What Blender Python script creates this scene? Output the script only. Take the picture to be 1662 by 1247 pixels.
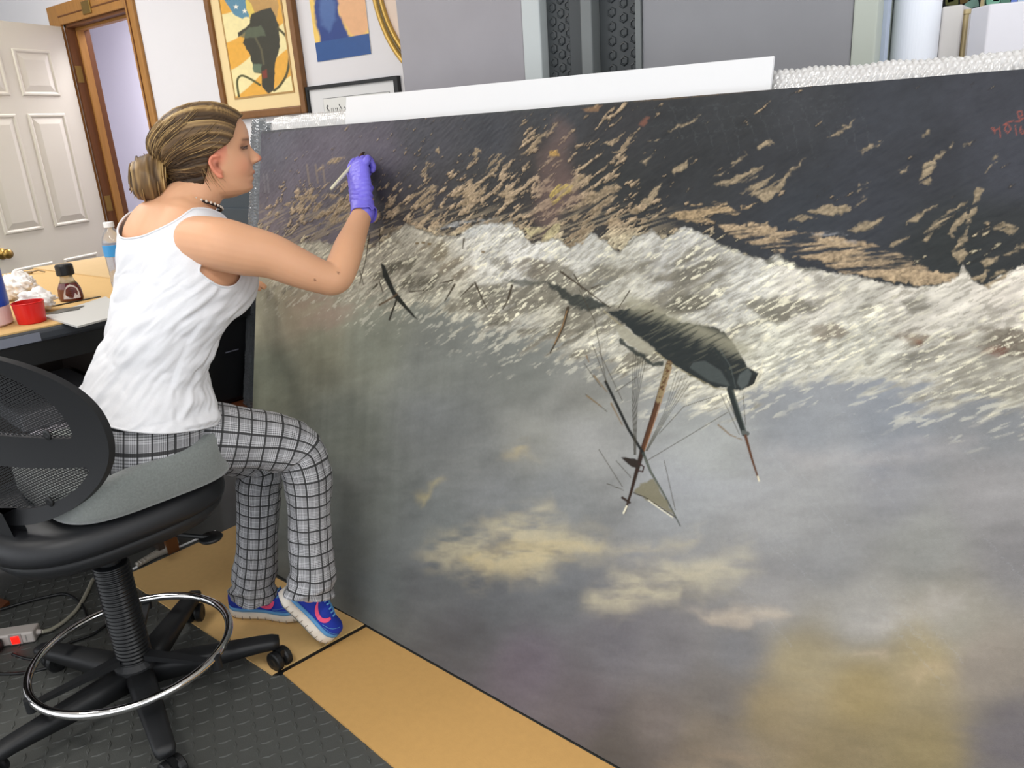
import bpy, bmesh, math, random
import numpy as np
from mathutils import Vector, Matrix

for o in list(bpy.data.objects):
    bpy.data.objects.remove(o, do_unlink=True)
SC = bpy.context.scene
COL = SC.collection
rng = np.random.default_rng(7)
random.seed(7)

# ---------------------------------------------------------------- camera
IMW, IMH = 1662.0, 1247.0
FPX = 1262.2
PITCH, ROLL, YAW, HC = math.radians(18.454), -0.0670868, math.radians(-38.172), 1.35
FWD = np.array([math.sin(YAW)*math.cos(PITCH), math.cos(YAW)*math.cos(PITCH), -math.sin(PITCH)])
_r0 = np.array([math.cos(YAW), -math.sin(YAW), 0.0])
_u0 = np.cross(_r0, FWD)
CR = math.cos(ROLL)*_r0 + math.sin(ROLL)*_u0
CU = -math.sin(ROLL)*_r0 + math.cos(ROLL)*_u0
CAM = np.array([0.0, 0.0, HC])
LAT = _r0.copy()                                       # horizontal, to the right of the view
AWY = np.array([math.sin(YAW), math.cos(YAW), 0.0])    # horizontal, away from the viewer
ZUP = np.array([0.0, 0.0, 1.0])

cd = bpy.data.cameras.new('camera')
cam = bpy.data.objects.new('camera', cd)
COL.objects.link(cam)
cam.matrix_world = Matrix(((CR[0], CU[0], -FWD[0], 0), (CR[1], CU[1], -FWD[1], 0), (CR[2], CU[2], -FWD[2], HC), (0, 0, 0, 1)))
cd.sensor_fit = 'HORIZONTAL'
cd.sensor_width = 36.0
cd.lens = 36.0*FPX/IMW
cd.clip_start = 0.02
SC.camera = cam

# ---------------------------------------------------------------- world, lights, exposure
SC.view_settings.view_transform = 'Standard'
SC.view_settings.look = 'None'
SC.view_settings.gamma = 1.0
SC.view_settings.use_curve_mapping = False
SC.view_settings.exposure = 0.42
w = bpy.data.worlds.new('room_light')
SC.world = w
w.use_nodes = True
w.node_tree.nodes['Background'].inputs[0].default_value = (0.93, 0.96, 1.0, 1)
w.node_tree.nodes['Background'].inputs[1].default_value = 1.3

def area(name, loc, rot, sx, sy, power, col):
    l = bpy.data.lights.new(name, 'AREA')
    l.shape = 'RECTANGLE'; l.size = sx; l.size_y = sy; l.energy = power; l.color = col
    o = bpy.data.objects.new(name, l); COL.objects.link(o)
    o.location = loc; o.rotation_euler = rot
    return o
area('ceiling_area_light', (-2.75, 0.35, 2.62), (0, 0, 0), 0.35, 1.3, 17, (1.0, 0.97, 0.92))
area('ceiling_area_light', (-0.9, -0.35, 2.62), (0, 0, 0), 1.3, 0.35, 18, (1.0, 0.98, 0.95))
area('ceiling_area_light', (0.9, 0.5, 2.62), (0, 0, 0), 0.35, 1.3, 16, (1.0, 0.98, 0.95))
area('ceiling_area_light', (-4.3, 0.9, 2.62), (0, 0, 0), 0.35, 1.3, 21, (1.0, 0.98, 0.96))  # added lamp, brightens the far left wall and the door
area('hall_light', (-4.9, 2.95, 2.35), (0, 0, 0), 0.5, 0.5, 46, (0.95, 0.93, 1.0))

# ---------------------------------------------------------------- helpers
def ray(x, y): return FWD + (x-IMW/2)/FPX*CR - (y-IMH/2)/FPX*CU
def at(x, y, d): return CAM + ray(x, y)*d
def onz(x, y, z):
    d = ray(x, y); return CAM + d*((z-HC)/d[2])
def onpl(x, y, p0, n):
    d = ray(x, y); n = np.asarray(n, float); return CAM + d*(((np.asarray(p0)-CAM)@n)/(d@n))
def onwall(x, y, yy): return onpl(x, y, (0, yy, 0), (0, 1, 0))
def nrm(v):
    v = np.asarray(v, float); return v/np.linalg.norm(v)
def lin(c):
    c = np.asarray(c, float)/255.0
    return np.where(c <= 0.04045, c/12.92, ((c+0.055)/1.055)**2.4)
def sstep(a, b, x):
    t = np.clip((x-a)/(b-a), 0, 1); return t*t*(3-2*t)

ORI = {}
def tag(o, label=None, cat=None, group=None, kind=None):
    if label: o['label'] = label
    if cat: o['category'] = cat
    if group: o['group'] = group
    if kind: o['kind'] = kind
    return o
def thing(name, loc, label, cat, group=None):
    o = bpy.data.objects.new(name, None); COL.objects.link(o)
    o.empty_display_size = 0.1; o.location = loc; ORI[o.name] = np.asarray(loc, float)
    return tag(o, label, cat, group)
def mk(name, V, F, mat=None, parent=None, loc=None, smooth=False, uv=None, col=None, label=None, bevel=0, sub=0):
    V = np.asarray(V, float)
    if parent is not None: org = ORI[parent.name]
    elif loc is not None: org = np.asarray(loc, float)
    else:
        org = np.array([(V[:, 0].min()+V[:, 0].max())/2, (V[:, 1].min()+V[:, 1].max())/2, V[:, 2].min()])
    me = bpy.data.meshes.new(name)
    me.from_pydata((V-org).tolist(), [], [tuple(int(i) for i in f) for f in F])
    if uv is not None:
        ul = me.uv_layers.new(name='UVMap')
        idx = np.zeros(len(me.loops), dtype=np.int32); me.loops.foreach_get('vertex_index', idx)
        ul.data.foreach_set('uv', np.asarray(uv, float)[idx].astype(np.float32).ravel())
    if col is not None:
        ca = me.color_attributes.new('Col', 'FLOAT_COLOR', 'POINT')
        c4 = np.ones((len(V), 4), np.float32); c4[:, :3] = col
        ca.data.foreach_set('color', c4.ravel())
    me.validate()
    bm = bmesh.new(); bm.from_mesh(me); bmesh.ops.recalc_face_normals(bm, faces=bm.faces[:]); bm.to_mesh(me); bm.free()
    if smooth: me.shade_smooth()
    if mat: me.materials.append(mat)
    o = bpy.data.objects.new(name, me); COL.objects.link(o)
    if parent is not None: o.parent = parent; ORI[o.name] = org
    else: o.location = org; ORI[o.name] = org
    if bevel:
        m = o.modifiers.new('bevel', 'BEVEL'); m.width = bevel; m.segments = 2; m.limit_method = 'ANGLE'
    if sub:
        m = o.modifiers.new('sub', 'SUBSURF'); m.levels = sub; m.render_levels = sub
    if label: o['label'] = label
    return o
def join(*ms):
    V = []; F = []; n = 0
    for v, f in ms:
        V.append(np.asarray(v, float)); F += [tuple(i+n for i in q) for q in f]; n += len(v)
    return np.vstack(V), F
def boxm(c, s, ax=None):
    c = np.asarray(c, float)
    ax = np.eye(3) if ax is None else np.asarray(ax, float)
    V = [c + ax[0]*s[0]/2*i + ax[1]*s[1]/2*j + ax[2]*s[2]/2*k for i in (-1, 1) for j in (-1, 1) for k in (-1, 1)]
    return np.array(V), [(0, 1, 3, 2), (4, 6, 7, 5), (0, 4, 5, 1), (2, 3, 7, 6), (0, 2, 6, 4), (1, 5, 7, 3)]
def boxb(x0, x1, y0, y1, z0, z1): return boxm(((x0+x1)/2, (y0+y1)/2, (z0+z1)/2), (abs(x1-x0), abs(y1-y0), abs(z1-z0)))
def hexa(p): return np.array(p, float), [(0, 1, 2, 3), (7, 6, 5, 4), (0, 4, 5, 1), (1, 5, 6, 2), (2, 6, 7, 3), (3, 7, 4, 0)]
def prism(poly, d):
    """poly: Nx3 outline, d: extrusion vector"""
    p = np.asarray(poly, float); n = len(p); d = np.asarray(d, float)
    V = np.vstack([p, p+d]); F = [tuple(range(n)), tuple(range(2*n-1, n-1, -1))]
    F += [(i, (i+1) % n, n+(i+1) % n, n+i) for i in range(n)]
    return V, F
def frames(path):
    P = np.asarray(path, float); T = np.gradient(P, axis=0); T /= np.linalg.norm(T, axis=1)[:, None]+1e-12
    ref = np.array([0, 0, 1.0]) if abs(T[0][2]) < 0.9 else np.array([1.0, 0, 0])
    N = [nrm(np.cross(T[0], ref))]
    for i in range(1, len(P)):
        v = N[-1] - T[i]*(N[-1]@T[i]); N.append(nrm(v))
    N = np.array(N); B = np.cross(T, N); return P, T, N, B
def tube(path, r, n=10, caps=True, closed=False, flat=1.0):
    P, T, N, B = frames(path); m = len(P); r = np.broadcast_to(np.asarray(r, float), (m,))
    t = np.arange(n)*2*math.pi/n
    V = (P[:, None] + r[:, None, None]*(np.cos(t)[None, :, None]*N[:, None] + flat*np.sin(t)[None, :, None]*B[:, None])).reshape(-1, 3)
    F = [(i*n+j, i*n+(j+1) % n, (i+1)*n+(j+1) % n, (i+1)*n+j) for i in range(m-1) for j in range(n)]
    if closed: F += [((m-1)*n+j, (m-1)*n+(j+1) % n, (j+1) % n, j) for j in range(n)]
    elif caps: F += [tuple(range(n-1, -1, -1)), tuple((m-1)*n+j for j in range(n))]
    return V, F
def catmull(pts, n):
    P = np.asarray(pts, float); k = len(P); out = []
    t = np.linspace(0, k-1, n)
    for s in t:
        i = min(int(s), k-2); f = s-i
        p0, p1, p2, p3 = P[max(i-1, 0)], P[i], P[i+1], P[min(i+2, k-1)]
        out.append(0.5*((2*p1)+(-p0+p2)*f+(2*p0-5*p1+4*p2-p3)*f*f+(-p0+3*p1-3*p2+p3)*f**3))
    return np.array(out)
def lathe(prof, base, n=24, axis=None, caps=True):
    """prof: list of (r,h)"""
    base = np.asarray(base, float)
    az = nrm(axis) if axis is not None else ZUP
    ref = np.array([1.0, 0, 0]) if abs(az[0]) < 0.9 else np.array([0, 1.0, 0])
    ax = nrm(np.cross(ref, az)); ay = np.cross(az, ax)
    t = np.arange(n)*2*math.pi/n; V = []
    for r, h in prof: V.append(base + az*h + r*(np.cos(t)[:, None]*ax+np.sin(t)[:, None]*ay))
    V = np.vstack(V); m = len(prof)
    F = [(i*n+j, i*n+(j+1) % n, (i+1)*n+(j+1) % n, (i+1)*n+j) for i in range(m-1) for j in range(n)]
    if caps: F += [tuple(range(n-1, -1, -1)), tuple((m-1)*n+j for j in range(n))]
    return V, F
def ringloft(rings, caps=True):
    R = np.asarray(rings, float); m, n, _ = R.shape; V = R.reshape(-1, 3)
    F = [(i*n+j, i*n+(j+1) % n, (i+1)*n+(j+1) % n, (i+1)*n+j) for i in range(m-1) for j in range(n)]
    if caps: F += [tuple(range(n-1, -1, -1)), tuple((m-1)*n+j for j in range(n))]
    return V, F
def grid_faces(nu, nv):
    i, j = np.meshgrid(np.arange(nu-1), np.arange(nv-1), indexing='ij')
    a = (i*nv+j).ravel(); return np.stack([a, a+nv, a+nv+1, a+1], 1)

def _h(ix, iy, s):
    h = (ix.astype(np.int64)*374761393 + iy.astype(np.int64)*668265263 + s*1442695041) & 0x7fffffff
    h = ((h ^ (h >> 13))*1274126177) & 0x7fffffff
    h = (h ^ (h >> 16)) & 0xffffff
    return h/float(0xffffff)
def vnoise(x, y, s=0):
    ix = np.floor(x); iy = np.floor(y); fx = x-ix; fy = y-iy
    fx = fx*fx*(3-2*fx); fy = fy*fy*(3-2*fy)
    ix = ix.astype(np.int64); iy = iy.astype(np.int64)
    a = _h(ix, iy, s); b = _h(ix+1, iy, s); c = _h(ix, iy+1, s); d = _h(ix+1, iy+1, s)
    return (a*(1-fx)+b*fx)*(1-fy)+(c*(1-fx)+d*fx)*fy
def fbm(x, y, s=0, o=4):
    v = 0; a = 0.5; t = 0
    for k in range(o):
        v = v + a*vnoise(x*2**k+17.3*k, y*2**k+9.1*k, s+k*13); t += a; a *= 0.5
    return v/t

# ---------------------------------------------------------------- materials
MATS = {}
def mat(name, rgb, rough=0.6, metal=0.0, noise=0.0, nscale=20.0, bump=0.0, bscale=200.0, spec=0.5, coat=0.0, trans=0.0, ior=1.45, emit=None, estr=1.0, sheen=0.0, alpha=1.0, stretch=None):
    if name in MATS: return MATS[name]
    m = bpy.data.materials.new(name); m.use_nodes = True; MATS[name] = m
    nt = m.node_tree; N = nt.nodes; L = nt.links; b = N['Principled BSDF']
    c = tuple(lin(rgb))+(1,)
    b.inputs['Base Color'].default_value = c
    b.inputs['Roughness'].default_value = rough; b.inputs['Metallic'].default_value = metal
    b.inputs['Specular IOR Level'].default_value = spec; b.inputs['IOR'].default_value = ior
    b.inputs['Coat Weight'].default_value = coat; b.inputs['Transmission Weight'].default_value = trans
    b.inputs['Sheen Weight'].default_value = sheen; b.inputs['Alpha'].default_value = alpha
    if emit is not None:
        b.inputs['Emission Color'].default_value = tuple(lin(emit))+(1,); b.inputs['Emission Strength'].default_value = estr
    tc = N.new('ShaderNodeTexCoord'); mp = N.new('ShaderNodeMapping'); L.new(tc.outputs['Object'], mp.inputs[0])
    if stretch: mp.inputs['Scale'].default_value = stretch
    if noise:
        n = N.new('ShaderNodeTexNoise'); n.inputs['Scale'].default_value = nscale; n.inputs['Detail'].default_value = 5
        L.new(mp.outputs[0], n.inputs['Vector'])
        mx = N.new('ShaderNodeMix'); mx.data_type = 'RGBA'
        mx.inputs[6].default_value = tuple(np.clip(np.array(c[:3])*(1-noise), 0, 1))+(1,); mx.inputs[7].default_value = tuple(np.clip(np.array(c[:3])*(1+noise), 0, 1))+(1,)
        L.new(n.outputs[0], mx.inputs[0]); L.new(mx.outputs[2], b.inputs['Base Color'])
    if bump:
        n2 = N.new('ShaderNodeTexNoise'); n2.inputs['Scale'].default_value = bscale; n2.inputs['Detail'].default_value = 3
        L.new(mp.outputs[0], n2.inputs['Vector'])
        bp = N.new('ShaderNodeBump'); bp.inputs['Strength'].default_value = bump; bp.inputs['Distance'].default_value = 0.01
        L.new(n2.outputs[0], bp.inputs['Height']); L.new(bp.outputs[0], b.inputs['Normal'])
    return m
def vcmat(name, rough=0.5, bump=0.0, bscale=400.0, spec=0.5, sss=0.0, noise=0.0, nscale=200.0, coat=0.0):
    m = bpy.data.materials.new(name); m.use_nodes = True; nt = m.node_tree; N = nt.nodes; L = nt.links; b = N['Principled BSDF']
    a = N.new('ShaderNodeVertexColor'); a.layer_name = 'Col'; src = a.outputs[0]
    tc = N.new('ShaderNodeTexCoord')
    if noise:
        n = N.new('ShaderNodeTexNoise'); n.inputs['Scale'].default_value = nscale; n.inputs['Detail'].default_value = 4
        L.new(tc.outputs['Object'], n.inputs['Vector'])
        mr = N.new('ShaderNodeMapRange'); mr.inputs[3].default_value = 1-noise; mr.inputs[4].default_value = 1+noise; L.new(n.outputs[0], mr.inputs[0])
        mx = N.new('ShaderNodeVectorMath'); mx.operation = 'SCALE'; L.new(src, mx.inputs[0]); L.new(mr.outputs[0], mx.inputs['Scale']); src = mx.outputs[0]
    L.new(src, b.inputs['Base Color'])
    b.inputs['Roughness'].default_value = rough; b.inputs['Specular IOR Level'].default_value = spec; b.inputs['Coat Weight'].default_value = coat
    if sss:
        b.inputs['Subsurface Weight'].default_value = sss; b.inputs['Subsurface Radius'].default_value = (0.012, 0.004, 0.002); b.inputs['Subsurface Scale'].default_value = 0.6
    if bump:
        n2 = N.new('ShaderNodeTexNoise'); n2.inputs['Scale'].default_value = bscale; L.new(tc.outputs['Object'], n2.inputs['Vector'])
        bp = N.new('ShaderNodeBump'); bp.inputs['Strength'].default_value = bump; bp.inputs['Distance'].default_value = 0.004
        L.new(n2.outputs[0], bp.inputs['Height']); L.new(bp.outputs[0], b.inputs['Normal'])
    return m
M_WALL = mat('wall_paint', (222, 220, 222), 0.85, noise=0.02, nscale=3, bump=0.04, bscale=90)
M_WHITE = mat('white_board', (228, 228, 229), 0.6)
M_OAK = mat('oak_wood', (162, 114, 56), 0.5, noise=0.25, nscale=14, stretch=(6, 6, 0.6))
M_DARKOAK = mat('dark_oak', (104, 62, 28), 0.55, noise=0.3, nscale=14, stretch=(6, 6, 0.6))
M_BRASS = mat('brass', (160, 130, 70), 0.35, metal=0.9)
M_BLACK = mat('black_plastic', (22, 23, 24), 0.42)
M_CHROME = mat('chrome', (235, 235, 235), 0.08, metal=1.0)
M_CARD = mat('cardboard', (204, 160, 96), 0.85, noise=0.06, nscale=60, bump=0.05, bscale=300)
# ================================================================ SETTING
WY = 2.35                                   # back wall plane
DX0, DX1, DZ = -4.896, -4.188, 2.045        # doorway
def struct(name, m, mt, parent=None, **k):
    o = mk(name, m[0], m[1], mt, parent, **k)
    if parent is None: o['kind'] = 'structure'
    return o
M_FLOOR = mat('rubber_mat', (76, 77, 74), 0.62, noise=0.18, nscale=5, bump=0.1, bscale=300)
fl = struct('floor', boxb(-7.5, 2.6, -2.6, 4.6, -0.06, 0.0), M_FLOOR)
# raised tread bars of the diamond-plate rubber mat
V = []; F = []
pit = 0.033
c0 = math.cos(0.25); s0 = math.sin(0.25)
for i in range(-62, 62):
    for j in range(-62, 62):
        x = -1.3+(i*c0-j*s0)*pit; y = 0.3+(i*s0+j*c0)*pit
        if not (-2.75 < x < -0.4 and -0.5 < y < 1.0): continue
        a = 0.25+(0.785 if (i+j) % 2 else -0.785)
        dx = np.array([math.cos(a), math.sin(a), 0])*0.017; dy = np.array([-math.sin(a), math.cos(a), 0])*0.0048
        c = np.array([x, y, 0.0]); n = len(V)
        V += [c-dx, c+dy, c+dx, c-dy, c-dx*0.72+ZUP*0.0019, c+dy*0.5+ZUP*0.0022, c+dx*0.72+ZUP*0.0019, c-dy*0.5+ZUP*0.0022]
        F += [(n, n+1, n+5, n+4), (n+1, n+2, n+6, n+5), (n+2, n+3, n+7, n+6), (n+3, n, n+4, n+7), (n+4, n+5, n+6, n+7)]
o = mk('tread_bars', V, F, M_FLOOR, fl); o['kind'] = 'stuff'

struct('ceiling', boxb(-7.5, 2.6, -2.6, 2.47, 2.75, 2.81), mat('ceiling_paint', (236, 234, 230), 0.9))
wb = struct('wall_back', join(boxb(-7.5, DX0, WY, WY+0.12, 0, 2.75), boxb(DX1, 2.6, WY, WY+0.12, 0, 2.75), boxb(DX0, DX1, WY, WY+0.12, DZ, 2.75)), M_WALL)
struct('wall_left', boxb(-7.5, -7.38, -2.6, WY, 0, 2.75), M_WALL)
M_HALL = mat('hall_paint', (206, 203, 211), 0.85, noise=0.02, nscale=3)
struct('wall_hall', join(boxb(-7.0, -2.6, 3.35, 3.45, 0, 2.75), boxb(-7.0, -6.9, WY+.12, 3.35, 0, 2.75), boxb(-2.7, -2.6, WY+.12, 3.35, 0, 2.75)), M_HALL)
struct('ceiling_hall', boxb(-7.0, -2.6, WY+.12, 3.45, 2.75, 2.81), M_HALL)
# oak casing and jamb of the doorway
tr = thing('trim_1', ((DX0+DX1)/2, WY, 0), None, None); tr['kind'] = 'structure'
def casing(x0, x1, z0, z1, nm):
    mk(nm, *boxb(x0, x1, WY-0.018, WY, z0, z1), M_OAK, tr, bevel=0.004)
casing(DX0-0.13, DX0-0.005, 0, DZ+0.1, 'casing_board'); casing(DX1+0.005, DX1+0.085, 0, DZ+0.1, 'casing_board'); casing(DX0-0.005, DX1+0.005, DZ-0.005, DZ+0.1, 'casing_board')
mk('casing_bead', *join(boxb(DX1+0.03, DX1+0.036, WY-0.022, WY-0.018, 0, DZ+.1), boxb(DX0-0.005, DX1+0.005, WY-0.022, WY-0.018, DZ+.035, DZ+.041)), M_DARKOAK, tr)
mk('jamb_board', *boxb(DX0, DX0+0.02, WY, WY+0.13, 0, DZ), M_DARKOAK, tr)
mk('jamb_board', *boxb(DX1-0.02, DX1, WY, WY+0.13, 0, DZ), M_OAK, tr)
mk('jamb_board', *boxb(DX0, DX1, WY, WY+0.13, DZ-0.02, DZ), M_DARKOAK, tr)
mk('door_stop', *join(boxb(DX0+0.02, DX0+0.034, WY+0.05, WY+0.09, 0, DZ-.02), boxb(DX1-0.034, DX1-.02, WY+0.05, WY+0.09, 0, DZ-.02), boxb(DX0+.034, DX1-.034, WY+0.05, WY+0.09, DZ-.034, DZ-.02)), M_OAK, tr)
q = onwall(141, 12, WY-0.018)
mk('brass_plate', *boxb(q[0]-.045, q[0]+.045, WY-0.026, WY-0.0182, q[2]-.032, q[2]+.032), M_BRASS, tr, bevel=.003, label='tarnished brass plate on the door casing')
for zz in (0.28, 1.05, 1.78):
    mk('hinge', *boxb(DX0+0.0202, DX0+0.024, WY+0.0, WY+0.035, zz-.045, zz+.045), M_BRASS, tr)
# six-panel door leaf, standing open into the room
M_DOOR = mat('door_paint', (214, 208, 192), 0.5, noise=0.03, nscale=4)
da = math.radians(287)
dd = np.array([math.cos(da), math.sin(da), 0]); dn = np.array([-dd[1], dd[0], 0]); 
if dn@np.array([1, 0, 0]) < 0: dn = -dn
hg = np.array([DX0+0.0, WY-0.03, 0]); DW = 0.77
dr = thing('door_1', tuple(hg+dd*DW/2), None, None); dr['kind'] = 'structure'
mk('door_leaf', *boxm(hg+dd*DW/2+ZUP*1.02, (DW, 0.036, 2.02), (dd, dn, ZUP)), M_DOOR, dr)
def dpanel(s0, s1, z0, z1):
    # raised moulded frame and raised field: an inward step, then a field proud of it
    def P(s, z, t): return hg+dd*s+ZUP*z+dn*(0.018+t)
    lev = [(0, 0.0), (0.006, 0.006), (0.014, 0.006), (0.022, 0.0005), (0.055, 0.007)]
    V = []; F = []
    for (e, t) in lev: V += [P(s0+e, z0+e, t), P(s1-e, z0+e, t), P(s1-e, z1-e, t), P(s0+e, z1-e, t)]
    for k in range(len(lev)-1):
        for j in range(4): F.append((k*4+j, k*4+(j+1) % 4, k*4+4+(j+1) % 4, k*4+4+j))
    F.append((16, 17, 18, 19)); F.append((3, 2, 1, 0))
    mk('panel', V, F, M_DOOR, dr)
for (s0, s1) in ((0.11, 0.35), (0.42, 0.66)):
    dpanel(s0, s1, 1.66, 1.90); dpanel(s0, s1, 0.96, 1.57); dpanel(s0, s1, 0.22, 0.78)
kb = hg+dd*(DW-0.065)+ZUP*0.87
mk('door_knob', *lathe([(0.001, 0), (0.03, 0.001), (0.03, 0.006), (0.012, 0.01), (0.011, 0.03), (0.022, 0.036), (0.027, 0.048), (0.022, 0.06), (0.001, 0.064)], kb+dn*0.018, 20, dn), M_BRASS, dr, smooth=True)
# ================================================================ things on the back wall
def canvas_grid(p00, eu, ev, lu, lv, nu, nv):
    u = np.linspace(0, lu, nu); v = np.linspace(0, lv, nv); U, Vv = np.meshgrid(u, v, indexing='ij')
    P = p00 + U[..., None]*eu + Vv[..., None]*ev
    return U.ravel(), Vv.ravel(), P.reshape(-1, 3)
def project(P):
    d = P-CAM; z = d@FWD; return IMW/2+FPX*(d@CR)/z, IMH/2-FPX*(d@CU)/z
class Paint:
    """colours on the vertices of a flat picture"""
    def __init__(s, X, Y, base): s.X, s.Y = X, Y; s.C = np.tile(lin(base), (len(X), 1)); s.H = np.zeros(len(X))
    def mix(s, idx, a, rgb):
        c = lin(rgb) if not isinstance(rgb, np.ndarray) or rgb.ndim == 1 else rgb
        s.C[idx] = s.C[idx]*(1-a[:, None]) + c*a[:, None]
    def box(s, pts, m):
        p = np.asarray(pts, float); return np.nonzero((s.X > p[:, 0].min()-m) & (s.X < p[:, 0].max()+m) & (s.Y > p[:, 1].min()-m) & (s.Y < p[:, 1].max()+m))[0]
    def poly(s, pts, rgb, soft=0.8, alpha=1.0, wob=0, wsc=8.0, h=0, seed=0):
        m = soft*2+wob+2; idx = s.box(pts, m)
        if len(idx) == 0: return
        x = s.X[idx]; y = s.Y[idx]
        if wob: 
            x = x+(fbm(x/wsc, y/wsc, seed+5, 3)-.5)*2*wob; y = y+(fbm(x/wsc, y/wsc, seed+77, 3)-.5)*2*wob
        p = np.asarray(pts, float); n = len(p); ins = np.zeros(len(idx), bool); d2 = np.full(len(idx), 1e9)
        for i in range(n):
            x0, y0 = p[i]; x1, y1 = p[(i+1) % n]
            c = ((y0 > y) != (y1 > y))
            with np.errstate(divide='ignore', invalid='ignore'): xi = (x1-x0)*(y-y0)/(y1-y0+1e-12)+x0
            ins ^= c & (x < xi)
            ex, ey = x1-x0, y1-y0; t = np.clip(((x-x0)*ex+(y-y0)*ey)/(ex*ex+ey*ey+1e-9), 0, 1)
            d2 = np.minimum(d2, (x-x0-t*ex)**2+(y-y0-t*ey)**2)
        sd = np.sqrt(d2)*np.where(ins, 1, -1); a = sstep(-soft, soft, sd)*alpha
        s.mix(idx, a, rgb); s.H[idx] = s.H[idx]*(1-a)+h*a
    def line(s, pts, w, rgb, soft=0.8, alpha=1.0, w2=None, h=0, wob=0, wsc=6, dry=0, seed=0):
        w2 = w if w2 is None else w2
        m = max(w, w2)+soft*2+wob+1; idx = s.box(pts, m)
        if len(idx) == 0: return
        x = s.X[idx]; y = s.Y[idx]
        if wob: 
            x = x+(fbm(x/wsc, y/wsc, seed+5, 3)-.5)*2*wob; y = y+(fbm(x/wsc, y/wsc, seed+77, 3)-.5)*2*wob
        p = np.asarray(pts, float); L = np.r_[0, np.cumsum(np.hypot(*np.diff(p, axis=0).T))]; best = np.full(len(idx), -1e9)
        for i in range(len(p)-1):
            x0, y0 = p[i]; x1, y1 = p[i+1]; ex, ey = x1-x0, y1-y0
            t = np.clip(((x-x0)*ex+(y-y0)*ey)/(ex*ex+ey*ey+1e-9), 0, 1)
            d = np.sqrt((x-x0-t*ex)**2+(y-y0-t*ey)**2); tt = (L[i]+t*(L[i+1]-L[i]))/L[-1]
            best = np.maximum(best, (w+(w2-w)*tt)/2-d)
        a = sstep(-soft, soft, best)*alpha
        if dry: a = a*sstep(dry-.15, dry+.15, fbm(x/2.5, y/2.5, seed+3, 3)+.15)
        s.mix(idx, a, rgb); s.H[idx] = s.H[idx]*(1-a)+h*a
def big_mesh(name, P, nu, nv, col, m, parent=None, smooth=True):
    F = grid_faces(nu, nv); org = ORI[parent.name] if parent is not None else P.mean(0)
    me = bpy.data.meshes.new(name); me.vertices.add(len(P)); me.vertices.foreach_set('co', (P-org).astype(np.float32).ravel())
    me.loops.add(F.size); me.loops.foreach_set('vertex_index', F.astype(np.int32).ravel())
    me.polygons.add(len(F)); me.polygons.foreach_set('loop_start', np.arange(0, F.size, 4, dtype=np.int32)); me.polygons.foreach_set('loop_total', np.full(len(F), 4, np.int32))
    me.update(calc_edges=True)
    ca = me.color_attributes.new('Col', 'FLOAT_COLOR', 'POINT'); c4 = np.ones((len(P), 4), np.float32); c4[:, :3] = np.clip(col, 0, 1); ca.data.foreach_set('color', c4.ravel())
    if smooth: me.shade_smooth()
    me.materials.append(m); o = bpy.data.objects.new(name, me); COL.objects.link(o)
    if parent is not None: o.parent = parent; ORI[o.name] = org
    else: o.location = org; ORI[o.name] = org
    return o
M_PRINT = vcmat('printed_paper', 0.35, spec=0.4)

# framed poster: cream mat, brown wood frame
def wx(x, y): return onwall(x, y, WY)[0]
def wz(x, y): return onwall(x, y, WY)[2]
fx0, fx1, fz0, fz1 = wx(338, 0), wx(505.7, 183), wz(446, 189), 2.32
fp = thing('framed_poster', ((fx0+fx1)/2, WY, fz0), 'tall wood framed poster with wavy yellow stripes and cream mat on the wall', 'framed picture')
FW = 0.034
for b in (boxb(fx0, fx0+FW, WY-.03, WY-.001, fz0, fz1), boxb(fx1-FW, fx1, WY-.03, WY-.001, fz0, fz1), boxb(fx0+FW, fx1-FW, WY-.03, WY-.001, fz0, fz0+FW), boxb(fx0+FW, fx1-FW, WY-.03, WY-.001, fz1-FW, fz1)):
    mk('frame_rail', *b, mat('walnut_frame', (124, 84, 44), 0.45, noise=.25, nscale=30), fp, bevel=.006)
mk('mat_board', *boxb(fx0+FW, fx1-FW, WY-.014, WY-.002, fz0+FW, fz1-FW), mat('cream_mat', (236, 212, 160), 0.8), fp)
ax0, ax1, az0 = wx(361, 0), wx(480.6, 147), wz(433, 153)
mk('inner_liner', *join(boxb(ax0-.008, ax1+.008, WY-.017, WY-.0142, az0-.008, az0), boxb(ax0-.008, ax0, WY-.017, WY-.0142, az0, fz1-.12), boxb(ax1, ax1+.008, WY-.017, WY-.0142, az0, fz1-.12)), mat('gilt_liner', (176, 140, 84), .5), fp)
U_, V_, P_ = canvas_grid(np.array([ax0, WY-.0155, az0]), np.array([1., 0, 0]), ZUP, ax1-ax0, fz1-.12-az0, 150, 260)
X_, Y_ = project(P_); A = Paint(X_, Y_, (240, 226, 168))
wv = np.sin((Y_*0.9+X_*0.35)/13.5+1.6*np.sin(X_/34.))
idx = np.arange(len(X_)); A.mix(idx, sstep(-.1, .1, wv)*1.0, (230, 172, 70))
A.poly([(350, -60), (402, -60), (405, 28), (392, 30), (378, 22), (368, 6), (362, -5)], (94, 140, 164), wob=2)
for sx, sy in ((383, 11), (397, 18), (376, -8)):
    A.poly([(sx+4.6*math.cos(-1.57+k*math.pi/5)*(1 if k % 2 == 0 else .42), sy+4.6*math.sin(-1.57+k*math.pi/5)*(1 if k % 2 == 0 else .42)) for k in range(10)], (245, 240, 225), .5)
A.poly([(399, -30), (448, -30), (452, 12), (446, 40), (424, 42), (406, 30)], (190, 150, 90), wob=2)
A.poly([(398, -5), (408, 6), (414, 22), (406, 28), (400, 14)], (226, 200, 96), wob=1)
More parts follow.
